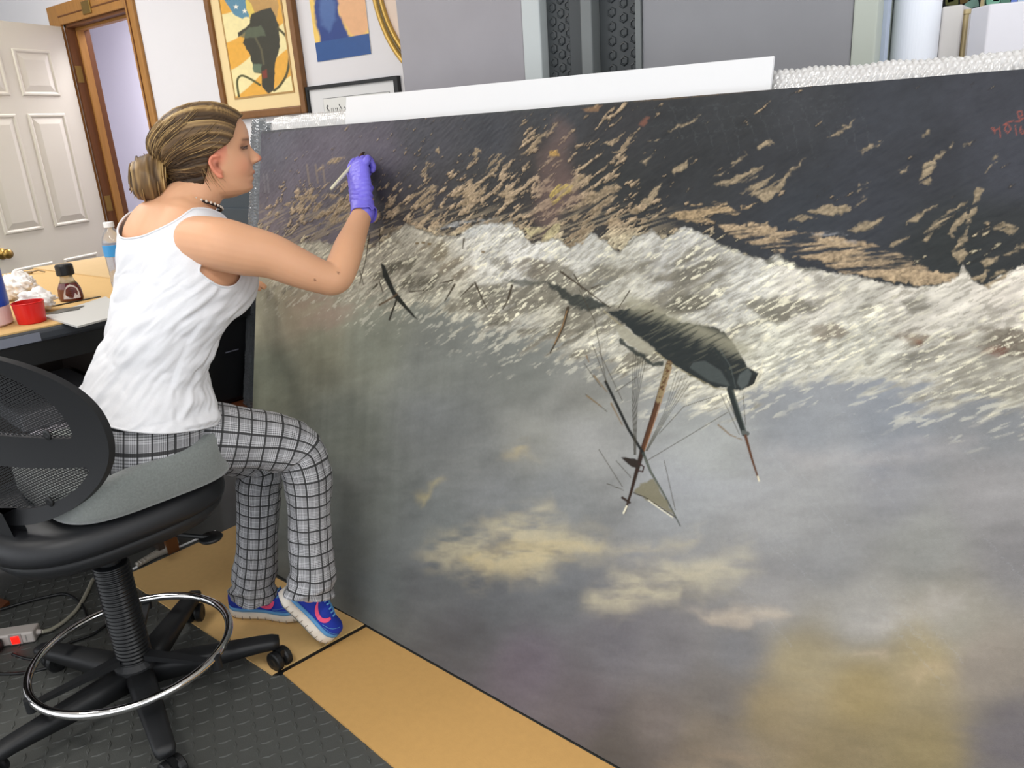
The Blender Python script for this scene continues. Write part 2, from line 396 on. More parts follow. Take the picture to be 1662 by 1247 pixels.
A.poly([(409, 22), (440, 12), (452, 40), (455, 76), (446, 104), (445, 146), (436, 152), (426, 142), (424, 120), (413, 118), (404, 84), (394, 70), (399, 52), (387, 60), (386, 54), (404, 40)], (62, 60, 48), .8, wob=1.5)
A.poly([(404, 44), (425, 42), (432, 58), (400, 62), (388, 58)], (96, 104, 82), 1, .8, wob=2)
A.poly([(410, 104), (424, 104), (424, 118), (412, 118)], (110, 128, 104), 1.2, .8, wob=2)
A.poly([(425, 116), (433, 112), (434, 126), (427, 128)], (130, 60, 48), 1, .9)
A.line([(415, 62), (424, 80), (428, 104)], 3, (112, 106, 78), 1.5, .6)
A.line(catmull([(451, 46), (466, 62), (470, 86), (466, 118), (455, 138), (445, 147)], 30), 4, (84, 78, 48))
A.line(catmull([(388, 158), (385, 132), (392, 123), (406, 128), (422, 138)], 30), 3.5, (84, 84, 48))
A.C *= (0.92+0.16*fbm(X_/5, Y_/5, 3))[:, None]
big_mesh('poster_print', P_, 150, 260, A.C, M_PRINT, fp)

# plain yellow and blue poster
px0, px1, pz0, pz1 = wx(516.6, 101), wx(603.5, 87), wz(560, 94), 2.12
U_, V_, P_ = canvas_grid(np.array([px0, WY-.004, pz0]), np.array([1., 0, 0]), ZUP, px1-px0, pz1-pz0, 110, 150)
X_, Y_ = project(P_); A = Paint(X_, Y_, (240, 202, 104))
A.poly([(560, -120), (640, -120), (600, 40), (585, 62), (570, 56), (552, 30), (545, 0)], (228, 176, 130), 3, wob=3, wsc=16)
A.poly([(500, -120), (545, -120), (548, 20), (566, 58), (562, 84), (545, 110), (526, 96), (512, 40)], (44, 66, 130), 2.5, wob=4, wsc=14)
A.poly([(518, -20), (540, -30), (545, 30), (535, 52), (522, 40)], (92, 124, 178), 4, .6, wob=4)
zb = V_ < 0.075
A.C[zb] = lin((48, 84, 142))
A.C *= (0.94+0.12*fbm(X_/6, Y_/6, 9))[:, None]
pp = thing('poster', ((px0+px1)/2, WY, pz0), 'unframed yellow and blue poster pinned beside the wood framed picture', 'poster')
big_mesh('poster_print', P_, 110, 150, A.C, M_PRINT, pp)
mk('poster_backing', *boxb(px0, px1, WY-.0035, WY-.0005, pz0, pz1), M_WHITE, pp)

# oval gilt frame, mostly hidden
oc = np.array([wx(716, 0), WY-.02, wz(640, 0)+.10])
ow = oc[0]-wx(612, 20); oh = ow*1.25
of = thing('oval_frame', (oc[0], WY, oc[2]-oh), 'gilt oval picture frame half hidden behind the grey cabinet', 'framed picture')
t = np.linspace(0, 2*math.pi, 65)[:-1]
def oval(k, dy=0): return np.stack([oc[0]+ow*k*np.cos(t), np.full(64, oc[1]+dy), oc[2]+oh*k*np.sin(t)], 1)
for nm, k, r, mt in (('outer_moulding', .97, .012, mat('gilt', (196, 160, 84), .35, metal=.5)), ('dark_moulding', .925, .006, mat('dark_gilt', (110, 92, 52), .4)), ('inner_moulding', .885, .009, mat('gilt', (196, 160, 84)))):
    mk(nm, *tube(oval(k), r, 10, closed=True), mt, of, smooth=True)
ov = oval(.88, .006); mk('portrait_print', *prism(ov, (0, .006, 0)), mat('portrait_paper', (226, 206, 190), .7, noise=.08, nscale=12), of)

# black framed newspaper page
bx0, bx1, bz1 = wx(500, 139), wx(650, 126.4), wz(572, 132.5)
bf = thing('framed_newspaper', ((bx0+bx1)/2, WY, bz1-.5), 'thin black framed newspaper page with Gothic lettering behind the white board', 'framed picture')
t0 = .014
for b in (boxb(bx0, bx0+t0, WY-.02, WY-.001, bz1-.5, bz1), boxb(bx1-t0*1.6, bx1, WY-.02, WY-.001, bz1-.5, bz1), boxb(bx0+t0, bx1-t0*1.6, WY-.02, WY-.001, bz1-t0, bz1), boxb(bx0+t0, bx1-t0*1.6, WY-.02, WY-.001, bz1-.5, bz1-.5+t0)):
    mk('frame_rail', *b, M_BLACK, bf)
mk('mat_board', *boxb(bx0+t0, bx1-t0*1.6, WY-.01, WY-.002, bz1-.5+t0, bz1-t0), mat('pale_mat', (222, 222, 222), .7), bf)
nx0, nz1 = wx(528, 161), wz(528, 161)
mk('page_border', *boxb(nx0-.0025, nx0+.40, WY-.0112, WY-.0102, nz1-.36, nz1+.0025), mat('grey_line', (120, 120, 120), .8), bf)
mk('newspaper_page', *boxb(nx0, nx0+.398, WY-.0125, WY-.0114, nz1-.358, nz1), mat('newsprint', (226, 226, 222), .8), bf)
# broad-nib Gothic letters: each letter a few pen strokes on a 0..1 square
GL = {'S': [[(.8, .85), (.35, 1), (.15, .75), (.8, .4), (.65, .05), (.1, .12)], [(.45, 1), (.45, .05)]], 'u': [[(.15, .65), (.2, .1), (.55, .02)], [(.65, .65), (.65, .05), (.85, .0)]],
      'n': [[(.1, .6), (.22, .55), (.22, .0)], [(.25, .5), (.6, .62), (.68, .5), (.68, .0), (.85, .05)]], 'd': [[(.1, 1.0), (.75, .45), (.7, .1), (.4, .0), (.2, .15), (.2, .5), (.5, .62)]],
      'a': [[(.2, .55), (.5, .65), (.65, .5), (.65, .05), (.85, .0)], [(.65, .35), (.25, .28), (.2, .08), (.6, .08)]], 'y': [[(.15, .65), (.2, .15), (.5, .05)], [(.65, .65), (.65, -.1), (.2, -.35)]],
      'C': [[(.85, .85), (.45, 1), (.15, .7), (.15, .3), (.45, .0), (.85, .15)], [(.5, .95), (.5, .1)]], 'p': [[(.1, .6), (.25, .6), (.25, -.35)], [(.25, .55), (.65, .6), (.7, .15), (.3, .02)]]}
cx = nx0+.012; sz = .036; bz = nz1-.062
for ch in 'Sunday Cap':
    if ch == ' ': cx += .018; continue
    V = []; F = []
    for st in GL[ch]:
        pts = [np.array([cx+a*sz*.62, WY-.0127, bz+b*sz]) for a, b in st]; nb = np.array([.0020, 0, .0016])
        for p, q2 in zip(pts[:-1], pts[1:]):
            n = len(V); V += [p-nb, p+nb, q2+nb, q2-nb]; F += [(n, n+1, n+2, n+3)]
    cx += sz*(.86 if ch in 'SC' else .70)
    mk('letter', V, F, mat('grey_ink', (96, 96, 96), .8), bf)
# ================================================================ THE PAINTING (upside down, leaning back)
PA, LEAN = math.radians(-3.85), 0.2228
PD = np.array([math.cos(PA), math.sin(PA), 0.0]); PB = np.array([-math.sin(PA), math.cos(PA), 0.0])
PUP = math.sin(LEAN)*PB + math.cos(LEAN)*ZUP
PF = np.cross(PD, PUP)                                  # out of the picture, towards the room
if PF[1] > 0: PF = -PF
PBL = np.array([-2.185, 1.263, 0.0])
PH, PW = 1.4135, 2.62
PBL0 = PBL + ZUP*0.008
def pp_(u, v, o=0.0): return PBL0 + PD*u + PUP*v + PF*o
_t = np.linspace(0, 1, 1281); us = np.concatenate([2.2*(1.42*_t-.42*_t**2), np.linspace(2.2, PW, 60)[1:]]); vs = np.linspace(0, PH-.008, 700)
NU, NV = len(us), len(vs)
U_, V_ = np.meshgrid(us, vs, indexing='ij'); U_ = U_.ravel(); V_ = V_.ravel()
P_ = PBL0 + U_[:, None]*PD + V_[:, None]*PUP
X_, Y_ = project(P_)
def idw(ctrl, X, Y, p=1.8, sub=True):
    c = np.array(ctrl, float); num = 0; den = 0
    for k in range(len(c)):
        wt = 1.0/(((X-c[k, 0])**2+(Y-c[k, 1])**2+350.0)**p); num = num+wt[:, None]*c[k, 2:]; den = den+wt
    return num/den[:, None]
def fieldc(ctrl):
    # evaluated on a coarse grid, then read back bilinearly
    gx = np.arange(360, 2500, 12.0); gy = np.arange(60, 1700, 12.0); GX, GY = np.meshgrid(gx, gy, indexing='ij')
    g = idw(ctrl, GX.ravel(), GY.ravel()).reshape(len(gx), len(gy), -1)
    fx = np.clip((X_-360)/12, 0, len(gx)-1.001); fy = np.clip((Y_-60)/12, 0, len(gy)-1.001)
    i = fx.astype(int); j = fy.astype(int); a = (fx-i)[:, None]; b = (fy-j)[:, None]
    return (g[i, j]*(1-a)+g[i+1, j]*a)*(1-b)+(g[i, j+1]*(1-a)+g[i+1, j+1]*a)*b
def rot(ang): c, s = math.cos(ang), math.sin(ang); return U_*c+V_*s, -U_*s+V_*c
SKY = [(440,600,104,106,96),(520,560,118,117,104),(600,560,112,114,106),(480,520,124,115,102),(430,520,136,132,118),(700,600,110,112,110),(850,600,116,118,116),(950,640,128,128,126),(560,700,98,101,97),(600,800,93,96,95),(560,900,85,88,88),(600,960,82,86,88),(700,680,108,110,112),(760,740,124,126,128),(860,720,140,140,138),(950,720,148,148,150),(700,850,102,105,107),(800,800,124,126,130),(900,800,130,132,136),(700,950,94,96,100),(800,980,98,100,106),(900,960,106,108,114),(760,1030,92,92,98),(850,1080,102,96,108),(950,1150,97,92,99),(1000,1220,88,84,84),(1000,1050,110,108,116),(1080,1060,116,114,120),(1060,1170,108,102,102),(1100,800,150,152,158),(1150,720,156,158,160),(1300,700,140,143,151),(1450,680,132,136,146),(1600,680,124,126,132),(1300,780,150,150,154),(1450,800,138,138,144),(1600,800,138,136,140),(1250,850,152,152,156),(1350,900,138,138,142),(1500,880,140,140,140),(1650,900,128,126,130),(1250,970,150,148,150),(1400,1000,146,144,144),(1550,1000,138,134,128),(1200,1060,112,112,118),(1300,1080,146,136,114),(1400,1130,140,126,94),(1500,1080,146,134,108),(1600,1080,136,128,122),(1250,1150,134,122,100),(1150,1200,120,112,104),(1350,1230,132,120,96),(1500,1220,132,120,92),(1640,1200,104,100,104),(1180,1130,110,106,106)]
SURF = [(430,440,160,154,138),(600,440,164,158,142),(700,450,166,160,144),(800,390,196,194,186),(850,420,200,198,192),(950,420,186,184,176),(900,500,188,183,166),(1000,450,180,177,165),(1100,430,176,174,168),(1200,470,190,188,180),(1300,480,198,193,182),(1500,490,202,196,184),(1650,470,202,194,182),(1250,550,194,192,178),(1400,580,182,180,168),(1600,600,174,170,158),(700,500,182,178,160),(850,530,174,171,160),(1050,600,178,175,162),(1150,640,180,177,164),(1500,620,168,165,155)]
DARK = [(440,230,84,82,90),(520,250,90,85,94),(600,230,86,82,90),(700,220,77,77,83),(800,220,69,71,77),(900,200,66,68,72),(1000,200,58,58,60),(1100,220,50,52,54),(1200,180,58,60,62),(1300,160,64,66,70),(1450,180,62,65,72),(1600,160,68,70,78),(1640,260,64,66,74),(1500,260,54,56,62),(1400,320,58,61,68),(1250,280,56,58,62),(1120,300,54,56,58),(1300,340,56,60,66),(1550,400,48,52,52),(1650,400,50,53,54),(1000,300,50,52,52),(900,300,58,55,53),(800,300,60,60,60),(700,320,68,66,68),(600,330,70,68,72),(480,330,94,88,96),(450,380,106,97,101),(540,370,94,88,94),(650,360,74,70,70),(760,350,66,64,60),(900,360,72,67,62),(870,250,68,64,62)]
DENS = [(440,230,0),(520,260,.02),(560,330,.5),(500,350,.42),(460,380,.35),(600,240,.05),(640,250,.3),(700,300,.5),(800,300,.6),(900,230,.35),(1000,330,.55),(1050,230,.3),(1100,170,.05),(900,180,.12),(1200,200,.04),(760,360,.75),(880,350,.7),(1000,380,.7),(650,360,.7),(550,390,.4),(1100,270,.25),(1300,300,.03),(1500,300,.05),(1300,180,.02),(1600,250,.04),(1560,400,.2),(1250,370,.1),(700,220,.1),(800,200,.1),(1650,420,.2)]
SKY = [(x, y, *(np.array(c)*np.array([1, 1, .968])*(1.22 if x < 620 else 1.10 if x < 720 else 1.0))) for x, y, *c in SKY]  # left sky colours raised to offset the person's shade on the canvas
sky = lin(fieldc(SKY)); surf = lin(fieldc(SURF)); dark = lin(fieldc(DARK)); dens = fieldc(DENS)[:, 0]
r1, r2 = rot(math.radians(33)); q1, q2 = rot(math.radians(18))
A = Paint(X_, Y_, (120, 120, 120)); A.C = sky.copy()
# ---- sky: brushy cloud modelling
cl = fbm(q1/.30, q2/.11, 21, 5)-.5; cl2 = fbm(q1/.07, q2/.018, 25, 4)-.5; cl3 = fbm(r1/.10, r2/.05, 29, 4)-.5
A.C *= np.clip(1+.34*cl+.22*cl2+.28*cl3, .62, 1.45)[:, None]
vstreak = fbm(U_/.03, V_/.4, 41, 3)-.5                      # old vertical wipe marks at the left
A.C *= (1+.20*vstreak*sstep(1000, 600, X_)*sstep(950, 700, Y_))[:, None]
allidx = np.arange(len(X_))
def cloud(pts, rgb, soft, al, seed, dry=.42):
    m = soft*5+30; idx = A.box(pts, m); 
    if len(idx) == 0: return
    T = Paint(X_[idx], Y_[idx], (0, 0, 0)); T.poly(pts, (255, 255, 255), soft*2.3, 1.0, wob=26, wsc=40, seed=seed); a = T.C[:, 0]
    n = fbm(q1[idx]/.09, q2[idx]/.022, seed+50, 4); a = a*al*.70*sstep(dry-.26, dry+.26, n)
    A.mix(idx, a, rgb)
cloud([(690,890),(760,870),(800,845),(880,835),(930,865),(985,885),(960,905),(880,925),(820,930),(765,945),(740,915),(700,900)], (204,192,158), 16, .95, 1)
cloud([(790,870),(860,850),(930,880),(975,890),(900,905),(790,940),(770,930)], (206,186,136), 10, .6, 2)
cloud([(735,905),(775,895),(765,912),(740,918)], (200,180,128), 5, .7, 30)
cloud([(960,965),(1000,935),(1090,930),(1200,900),(1215,920),(1130,960),(1030,985),(970,985)], (204,194,164), 14, .95, 3)
cloud([(985,890),(1040,880),(1140,872),(1090,895),(1010,905)], (196,182,146), 9, .7, 4)
cloud([(680,800),(700,785),(722,778),(716,795),(690,810)], (184,170,124), 6, .85, 5)
cloud([(830,745),(850,728),(866,730),(858,748),(840,752)], (196,176,128), 6, .7, 6)
cloud([(560,790),(690,740),(800,715),(960,695),(1060,690),(900,740),(760,770)], (150,150,146), 24, .55, 7)
cloud([(1130,1005),(1190,985),(1260,1000),(1250,1015),(1170,1018)], (206,190,168), 8, .7, 8)
cloud([(1230,740),(1330,735),(1500,715),(1570,708),(1490,750),(1330,765)], (176,170,168), 16, .6, 9)
cloud([(1380,1010),(1480,980),(1570,960),(1560,985),(1440,1010)], (184,178,172), 12, .7, 10)
cloud([(1220,1090),(1320,1070),(1450,1080),(1530,1140),(1450,1180),(1300,1180),(1220,1150)], (160,144,110), 26, .5, 11)
cloud([(1390,1060),(1430,1045),(1430,1060)], (200,180,156), 6, .7, 12)
cloud([(1460,1090),(1520,1075),(1550,1090),(1490,1102)], (198,176,146), 9, .6, 13)
cloud([(1090,1240),(1180,1215),(1300,1225),(1200,1260)], (150,134,112), 14, .6, 14)
cloud([(1190,900),(1290,880),(1330,930),(1230,960)], (116,117,122), 20, .55, 15)
cloud([(1410,770),(1500,745),(1520,770),(1430,800)], (116,120,130), 16, .6, 16)
cloud([(480,490),(560,470),(590,500),(540,540),(490,520)], (150,126,114), 12, .8, 17)
cloud([(1560,1180),(1662,1150),(1700,1260),(1580,1260)], (98,94,100), 20, .8, 18)
cloud([(1080,760),(1180,740),(1260,780),(1180,830),(1090,810)], (166,168,172), 26, .6, 19)
# ---- surf band
B2 = np.array([(300,430),(415,452),(440,470),(480,462),(540,474),(580,488),(620,500),(700,510),(760,530),(830,548),(900,570),(960,582),(1000,610),(1060,645),(1120,655),(1170,668),(1215,650),(1240,632),(1290,606),(1330,612),(1400,635),(1480,652),(1560,660),(1662,675),(2600,720)], float)
B1 = np.array([(300,395),(420,372),(470,396),(520,392),(560,402),(600,405),(630,385),(660,362),(700,380),(740,386),(780,362),(830,362),(850,378),(862,396),(905,386),(925,402),(960,378),(985,392),(1003,410),(1030,384),(1058,372),(1075,388),(1110,370),(1140,378),(1170,398),(1210,412),(1245,422),(1262,412),(1300,434),(1340,440),(1400,450),(1470,466),(1520,464),(1556,446),(1562,428),(1580,456),(1600,464),(1640,440),(1662,432),(2600,440)], float)
jag = (fbm(r1/.045, r2/.012, 61, 4)-.5)
y2 = np.interp(X_, B2[:, 0], B2[:, 1]) + jag*85 + (fbm(r1/.15, r2/.05, 63, 2)-.5)*30
y1 = np.interp(X_, B1[:, 0], B1[:, 1]) + (fbm(X_/7, Y_/7, 65, 3)-.5)*9
feather = fbm(r1/.06, r2/.006, 67, 3)
a2 = sstep(14, -22, Y_-y2)*sstep(.25, .55, feather+.35*sstep(0, -40, Y_-y2))
A.mix(allidx, a2, surf)
n1 = fbm(r1/.075, r2/.02, 71, 4); n2 = fbm(r1/.016, r2/.0036, 73, 3); n3 = fbm(q1/.16, q2/.045, 75, 4)
hol = sstep(.50, .66, n3+.35*(n1-.5))*a2*.85*(1-.55*sstep(1180, 1300, X_))*(1-sstep(40, 10, Y_-y1)*.7)
A.C = A.C*(1-hol[:, None])+lin((100, 95, 82))*hol[:, None]
def hollow(pts, rgb, al, seed): 
    m = 30; idx = A.box(pts, m); T = Paint(X_[idx], Y_[idx], (0, 0, 0)); T.poly(pts, (255, 255, 255), 5, 1.0, wob=7, wsc=14, seed=seed); a = T.C[:, 0]*al*sstep(.30, .56, n1[idx])
    A.mix(idx, a, rgb)
HOL = [([(1205,488),(1240,482),(1300,486),(1330,500),(1290,512),(1262,524),(1235,512)], (100,96,84)), ([(1310,530),(1350,522),(1380,540),(1365,552),(1330,552)], (116,106,92)), ([(1530,545),(1580,530),(1662,535),(1700,580),(1660,580),(1600,572),(1560,556)], (88,78,66)),
       ([(1440,540),(1490,532),(1515,548),(1490,562),(1462,550)], (112,98,82)), ([(1465,492),(1510,484),(1560,492),(1520,508),(1480,512)], (112,108,98)), ([(1365,488),(1410,482),(1436,492),(1400,504)], (116,112,100)), ([(1068,486),(1110,478),(1158,490),(1140,510),(1090,506)], (98,94,82)), ([(1150,456),(1176,450),(1190,462),(1168,474)], (110,106,92)),
       ([(622,432),(650,425),(700,440),(730,462),(700,472),(655,470)], (92,88,76)), ([(795,420),(822,414),(834,432),(815,446)], (112,108,98)), ([(835,424),(880,420),(900,440),(870,456),(845,446)], (112,104,92)), ([(700,432),(745,415),(775,440),(740,458)], (126,116,100)), ([(690,396),(720,392),(735,420),(712,428)], (130,120,100)), ([(955,446),(1010,440),(1040,456),(1000,472),(960,462)], (120,120,114)),
       ([(1150,384),(1240,414),(1262,424),(1250,430),(1180,402)], (70,72,66)), ([(1262,414),(1300,424),(1330,440),(1305,438),(1270,426)], (62,66,60)), ([(1420,490),(1500,470),(1440,478)], (140,132,118)), ([(640,390),(700,384),(720,400),(660,410)], (116,106,88))]
for k, (p, c) in enumerate(HOL): hollow(p, c, .85, 100+k)
hollow([(1560,570),(1600,562),(1640,566),(1620,580)], (110,66,52), .7, 140); hollow([(1475,548),(1500,552),(1490,562)], (112,74,54), .7, 141)
fl = sstep(.54, .70, n2)*a2*(.22+.55*sstep(.44, .62, n1)); fl = fl*(1-.5*sstep(1250, 1500, X_)*sstep(510, 480, Y_))
A.mix(allidx, fl, (232, 226, 200)); A.H += fl*.0020
sh = sstep(.46, .34, n2)*a2*.5; A.mix(allidx, sh, (128, 123, 108))
A.C *= np.clip(1+a2*(.75*(fbm(r1/.055, r2/.014, 175, 4)-.5)+.55*(fbm(r1/.02, r2/.005, 177, 3)-.5)), .5, 1.5)[:, None]
gl = sstep(.60, .70, fbm(r1/.03, r2/.007, 79, 3))*sstep(30, -10, Y_-y2-30)*sstep(-40, 5, Y_-y2)*.4     # spray strokes over the sky edge
A.mix(allidx, gl, (214, 210, 192)); A.H += gl*.0008
# ---- dark wet sand
a1 = sstep(2.5, -2.5, Y_-y1)
dk = dark*(.66+.30*sstep(760, 520, X_))[:, None]*np.clip(1+.5*(fbm(r1/.12, r2/.05, 81, 4)-.5)+.25*(fbm(U_/.012, V_/.012, 83, 2)-.5), .6, 1.5)[:, None]
A.C = A.C*(1-a1[:, None])+dk*a1[:, None]; A.H *= (1-a1)
A.line([(x, y+1.5) for x, y in B1], 1.6, (60, 56, 46), 1.2, .55, wob=3)
f1 = fbm(r1/.036, r2/.0105, 91, 4); f2 = fbm(r1/.012, r2/.0036, 93, 3); fsel = fbm(r1/.14, r2/.09, 95, 2); f3 = fbm(r1/.007, r2/.003, 99, 2)
fm = f1*.58+f2*.28+fsel*.14+.05
thr = .80-.35*dens
thr = thr-.015
a = sstep(-.010, .022, fm-thr)*a1
edge = sstep(-.05, -.012, fm-thr)*a1*(1-a)
A.mix(allidx, edge*.6, (38, 36, 34))
tan = lin((142, 124, 100))[None]*(1-sstep(360, 395, Y_)[:, None])+lin((168, 158, 132))[None]*sstep(360, 395, Y_)[:, None]
A.mix(allidx, a*.88, tan*np.clip(.30+1.5*f3, .3, 1.7)[:, None]*np.clip(1+6*(fm-thr-.03), .6, 1.35)[:, None]); A.H += a*(.0022+.0024*(f3-.5))
ripple = sstep(.5, .62, fbm(q1/.06, q2/.0045, 97, 2))*a1*sstep(325, 355, Y_)*sstep(1120, 1040, X_)*.5
A.mix(allidx, ripple, (150, 136, 112)); A.H += ripple*.0010
# purple veil at the left and reddish blooms
A.poly([(470,240),(620,210),(660,260),(560,300),(480,300)], (104,96,108), 25, .25)
for pts in ([(868,330),(880,250),(905,190),(930,200),(925,280),(905,360),(880,390)], [(890,300),(930,280),(945,330),(900,350)]): A.poly(pts, (104,84,78), 14, .5, wob=10, wsc=25, seed=3)
def R2(p): return [(1030+x/2.63, 100+y/2.63) for x, y in p]
def R1(p): return [(400+x/2.63, 150+y/2.63) for x, y in p]
def tanp(pts, rgb=(164, 140, 108), al=.95, soft=1.6, wob=4, seed=0, dry=.40, horiz=False):
    wob *= 1.7; dry += .05; m = 18; idx = A.box(pts, m)
    if len(idx) == 0: return
    T = Paint(X_[idx], Y_[idx], (0, 0, 0)); T.poly(pts, (255, 255, 255), soft, 1.0, wob=wob, wsc=9, seed=seed); a = T.C[:, 0]
    n = fbm((U_[idx]*.98+V_[idx]*.17)/.07, (V_[idx]*.98-U_[idx]*.17)/.0075, seed+9, 4) if horiz else fbm(r1[idx]/.045, r2[idx]/.007, seed+9, 4)
    a = a*al*sstep(dry-.12, dry+.06, n); gr = .5*fbm(U_[idx]/.004, V_[idx]/.004, seed+19, 2)+.5*fbm(r1[idx]/.012, r2[idx]/.003, seed+23, 3)
    A.mix(idx, a, lin(rgb)[None]*np.clip(.05+1.75*gr, .25, 1.6)[:, None]); A.H[idx] += a*(.0008+.003*(gr-.5))
tanp(R2([(350,690),(430,700),(560,690),(620,720),(740,730),(900,760),(1050,790),(1190,840),(1190,860),(1250,870),(1255,895),(1385,905),(1370,930),(1290,960),(1220,955),(1100,940),(950,905),(880,895),(790,850),(690,830),(590,810),(520,790),(400,740)]), (164,143,114), .95, 2, 4, 1, .42, True)
tanp(R2([(140,660),(180,640),(240,620),(330,605),(400,605),(430,630),(530,600),(480,630),(410,655),(300,650),(345,690),(200,680)]), (160,138,106), .95, 1.5, 4, 2, .42, True)
RP = [[(515,565),(560,535),(640,490),(730,410),(690,460),(650,500),(620,560),(560,598),(530,590)], [(340,525),(410,500),(500,460),(560,450),(500,500),(420,525)], [(450,565),(500,530),(600,480),(560,530),(500,570)], [(150,470),(200,430),(245,410),(220,450),(170,485)], [(960,380),(1000,360),(1060,345),(1010,375),(970,398)], [(1210,515),(1240,450),(1260,420),(1330,385),(1280,440),(1270,520)], [(1500,470),(1540,400),(1560,395),(1530,440)], [(1380,860),(1355,800),(1400,750),(1430,650),(1460,540),(1490,545),(1465,620),(1430,700),(1410,790),(1415,820)], [(1230,760),(1260,700),(1330,650),(1420,600),(1340,680),(1270,730),(1245,770)], [(1150,700),(1180,660),(1290,620),(1230,660)], [(1330,740),(1370,680),(1420,620),(1410,680),(1350,750)], [(1085,790),(1120,760),(1170,745),(1110,795)], [(910,725),(960,700),(1060,670),(1040,695),(960,730)], [(740,640),(800,615),(930,620),(890,650),(800,655)], [(660,680),(720,660),(770,670),(720,685)], [(1490,690),(1550,680),(1640,720),(1600,740),(1540,720)], [(1480,860),(1550,825),(1520,870),(1490,880)], [(1490,950),(1520,910),(1620,885),(1560,935),(1510,962)], [(1570,820),(1662,770),(1662,800),(1600,825)], [(1440,930),(1480,900),(1520,890),(1480,945)], [(950,550),(960,525),(1010,510),(990,545),(955,560)], [(820,325),(870,290),(940,250),(880,305)], [(140,300),(200,265),(280,220),(210,275)], [(340,490),(400,450),(470,390),(420,450),(360,490)], [(520,360),(580,340),(600,345),(540,375)], [(1225,320),(1260,295),(1265,305),(1235,325)], [(1405,360),(1440,335),(1435,345)], [(1120,470),(1150,455),(1180,440),(1140,478)], [(1340,365),(1360,345),(1350,372)], [(940,610),(970,575),(985,580),(955,615)], [(30,430),(60,405),(80,400),(50,440)], [(60,340),(110,320),(100,335)], [(30,620),(60,560),(120,520),(80,600)]]
for k, p in enumerate(RP): tanp(R2(p), (150,134,108), .9, 1.8, 3.5, 10+k, .35)
LP_ = [([(170,478),(250,440),(340,425),(440,440),(445,500),(420,570),(330,545),(250,520)], .50), ([(875,460),(930,400),(1000,395),(1020,430),(940,505)], .44), ([(690,460),(790,395),(825,410),(800,470),(790,520),(740,490)], .40), ([(1380,540),(1440,450),(1580,380),(1600,420),(1520,500),(1470,580),(1420,560)], .46), ([(1065,430),(1110,400),(1220,395),(1150,450),(1090,455)], .40), ([(1000,360),(1080,280),(1110,265),(1060,340)], .36), ([(1170,270),(1220,210),(1290,150),(1320,150),(1240,230)], .40), ([(740,350),(790,290),(800,300),(760,360)], .34), ([(960,270),(975,240),(1000,250),(985,275)], .3), ([(805,260),(820,235),(830,260),(820,272)], .3), ([(1510,225),(1560,195),(1620,175),(1560,230)], .36), ([(1560,260),(1620,210),(1662,190),(1610,250)], .36), ([(1620,500),(1662,480),(1662,520)], .36), ([(1520,560),(1560,540),(1600,550),(1550,575)], .36), ([(1340,640),(1400,580),(1500,560),(1450,630),(1380,665)], .46), ([(300,330),(380,280),(440,260),(400,300),(320,340)], .42), ([(1300,430),(1420,360),(1480,350),(1430,420),(1330,450)], .44)]
for k, (p, d) in enumerate(LP_): tanp(R1(p), (146,128,102), .9, 1.5, 4, 60+k, d)
tanp(R1([(1290,450),(1330,390),(1390,400),(1380,450),(1320,490)]), (170,148,86), .95, 2, 4, 90, .36); tanp(R1([(1290,250),(1320,240),(1330,270),(1300,280)]), (166,132,72), .9, 2, 3, 91, .3)
tanp(R1([(1200,590),(1340,560),(1330,630),(1220,640)]), (176,164,126), .9, 2, 4, 92, .46)
for x in (268, 305, 335): A.line(R1([(x, 385), (x-6, 340), (x-10, 310)]), 3.2, (128,114,98), 1, .55, h=.001, dry=.3, seed=x)
for x in (80, 95): A.line(R1([(x, 425), (x-4, 380), (x-8, 350)]), 3, (112,108,110), 1, .5, dry=.45, seed=x)
tanp(R1([(820,570),(900,545),(1060,550),(1090,600),(960,620),(820,610)]), (170,172,170), .6, 6, 5, 93, .45, True)
tanp(R2([(760,735),(900,730),(940,770),(860,770)]), (150,150,152), .6, 4, 3, 94, .4, True)
A.line(R2([(0,165),(200,150),(600,110),(1000,60),(1662,20)]), 4, (126,104,76), 2.5, .6, dry=.45, seed=4)
A.line(R1([(70,172),(600,115),(1200,75),(1662,35)]), 3, (66,70,66), 1.5, .6, dry=.3, seed=6)
A.poly(R1([(1430,75),(1520,52),(1500,80),(1440,82)]), (140,108,76), 2, .6, wob=3); A.poly(R2([(20,270),(50,235),(62,240),(40,275)]), (130,84,66), 2, .6, wob=3)
for k in range(14):                                            # pale age cracks
    x0 = 150+k*62; A.line(R2([(x0, 180+(k % 3)*20), (x0+30, 260), (x0+52+(k % 4)*8, 330+(k % 5)*24)]), .8, (90,94,96), .8, .26, wob=5)
for k in range(3): A.line(R2([(60, 350-k*70), (300, 300-k*55), (640, 270-k*50), (900, 190-k*20)]), .8, (88,92,94), .8, .2, wob=6)
for k in range(16):
    x0 = 1180+rng.random()*450; y0 = 640+rng.random()*360; L = 40+rng.random()*80
    A.line([(x0, y0), (x0+L, y0+L*1.1)], .8, (172,176,182), .9, .22, wob=5)
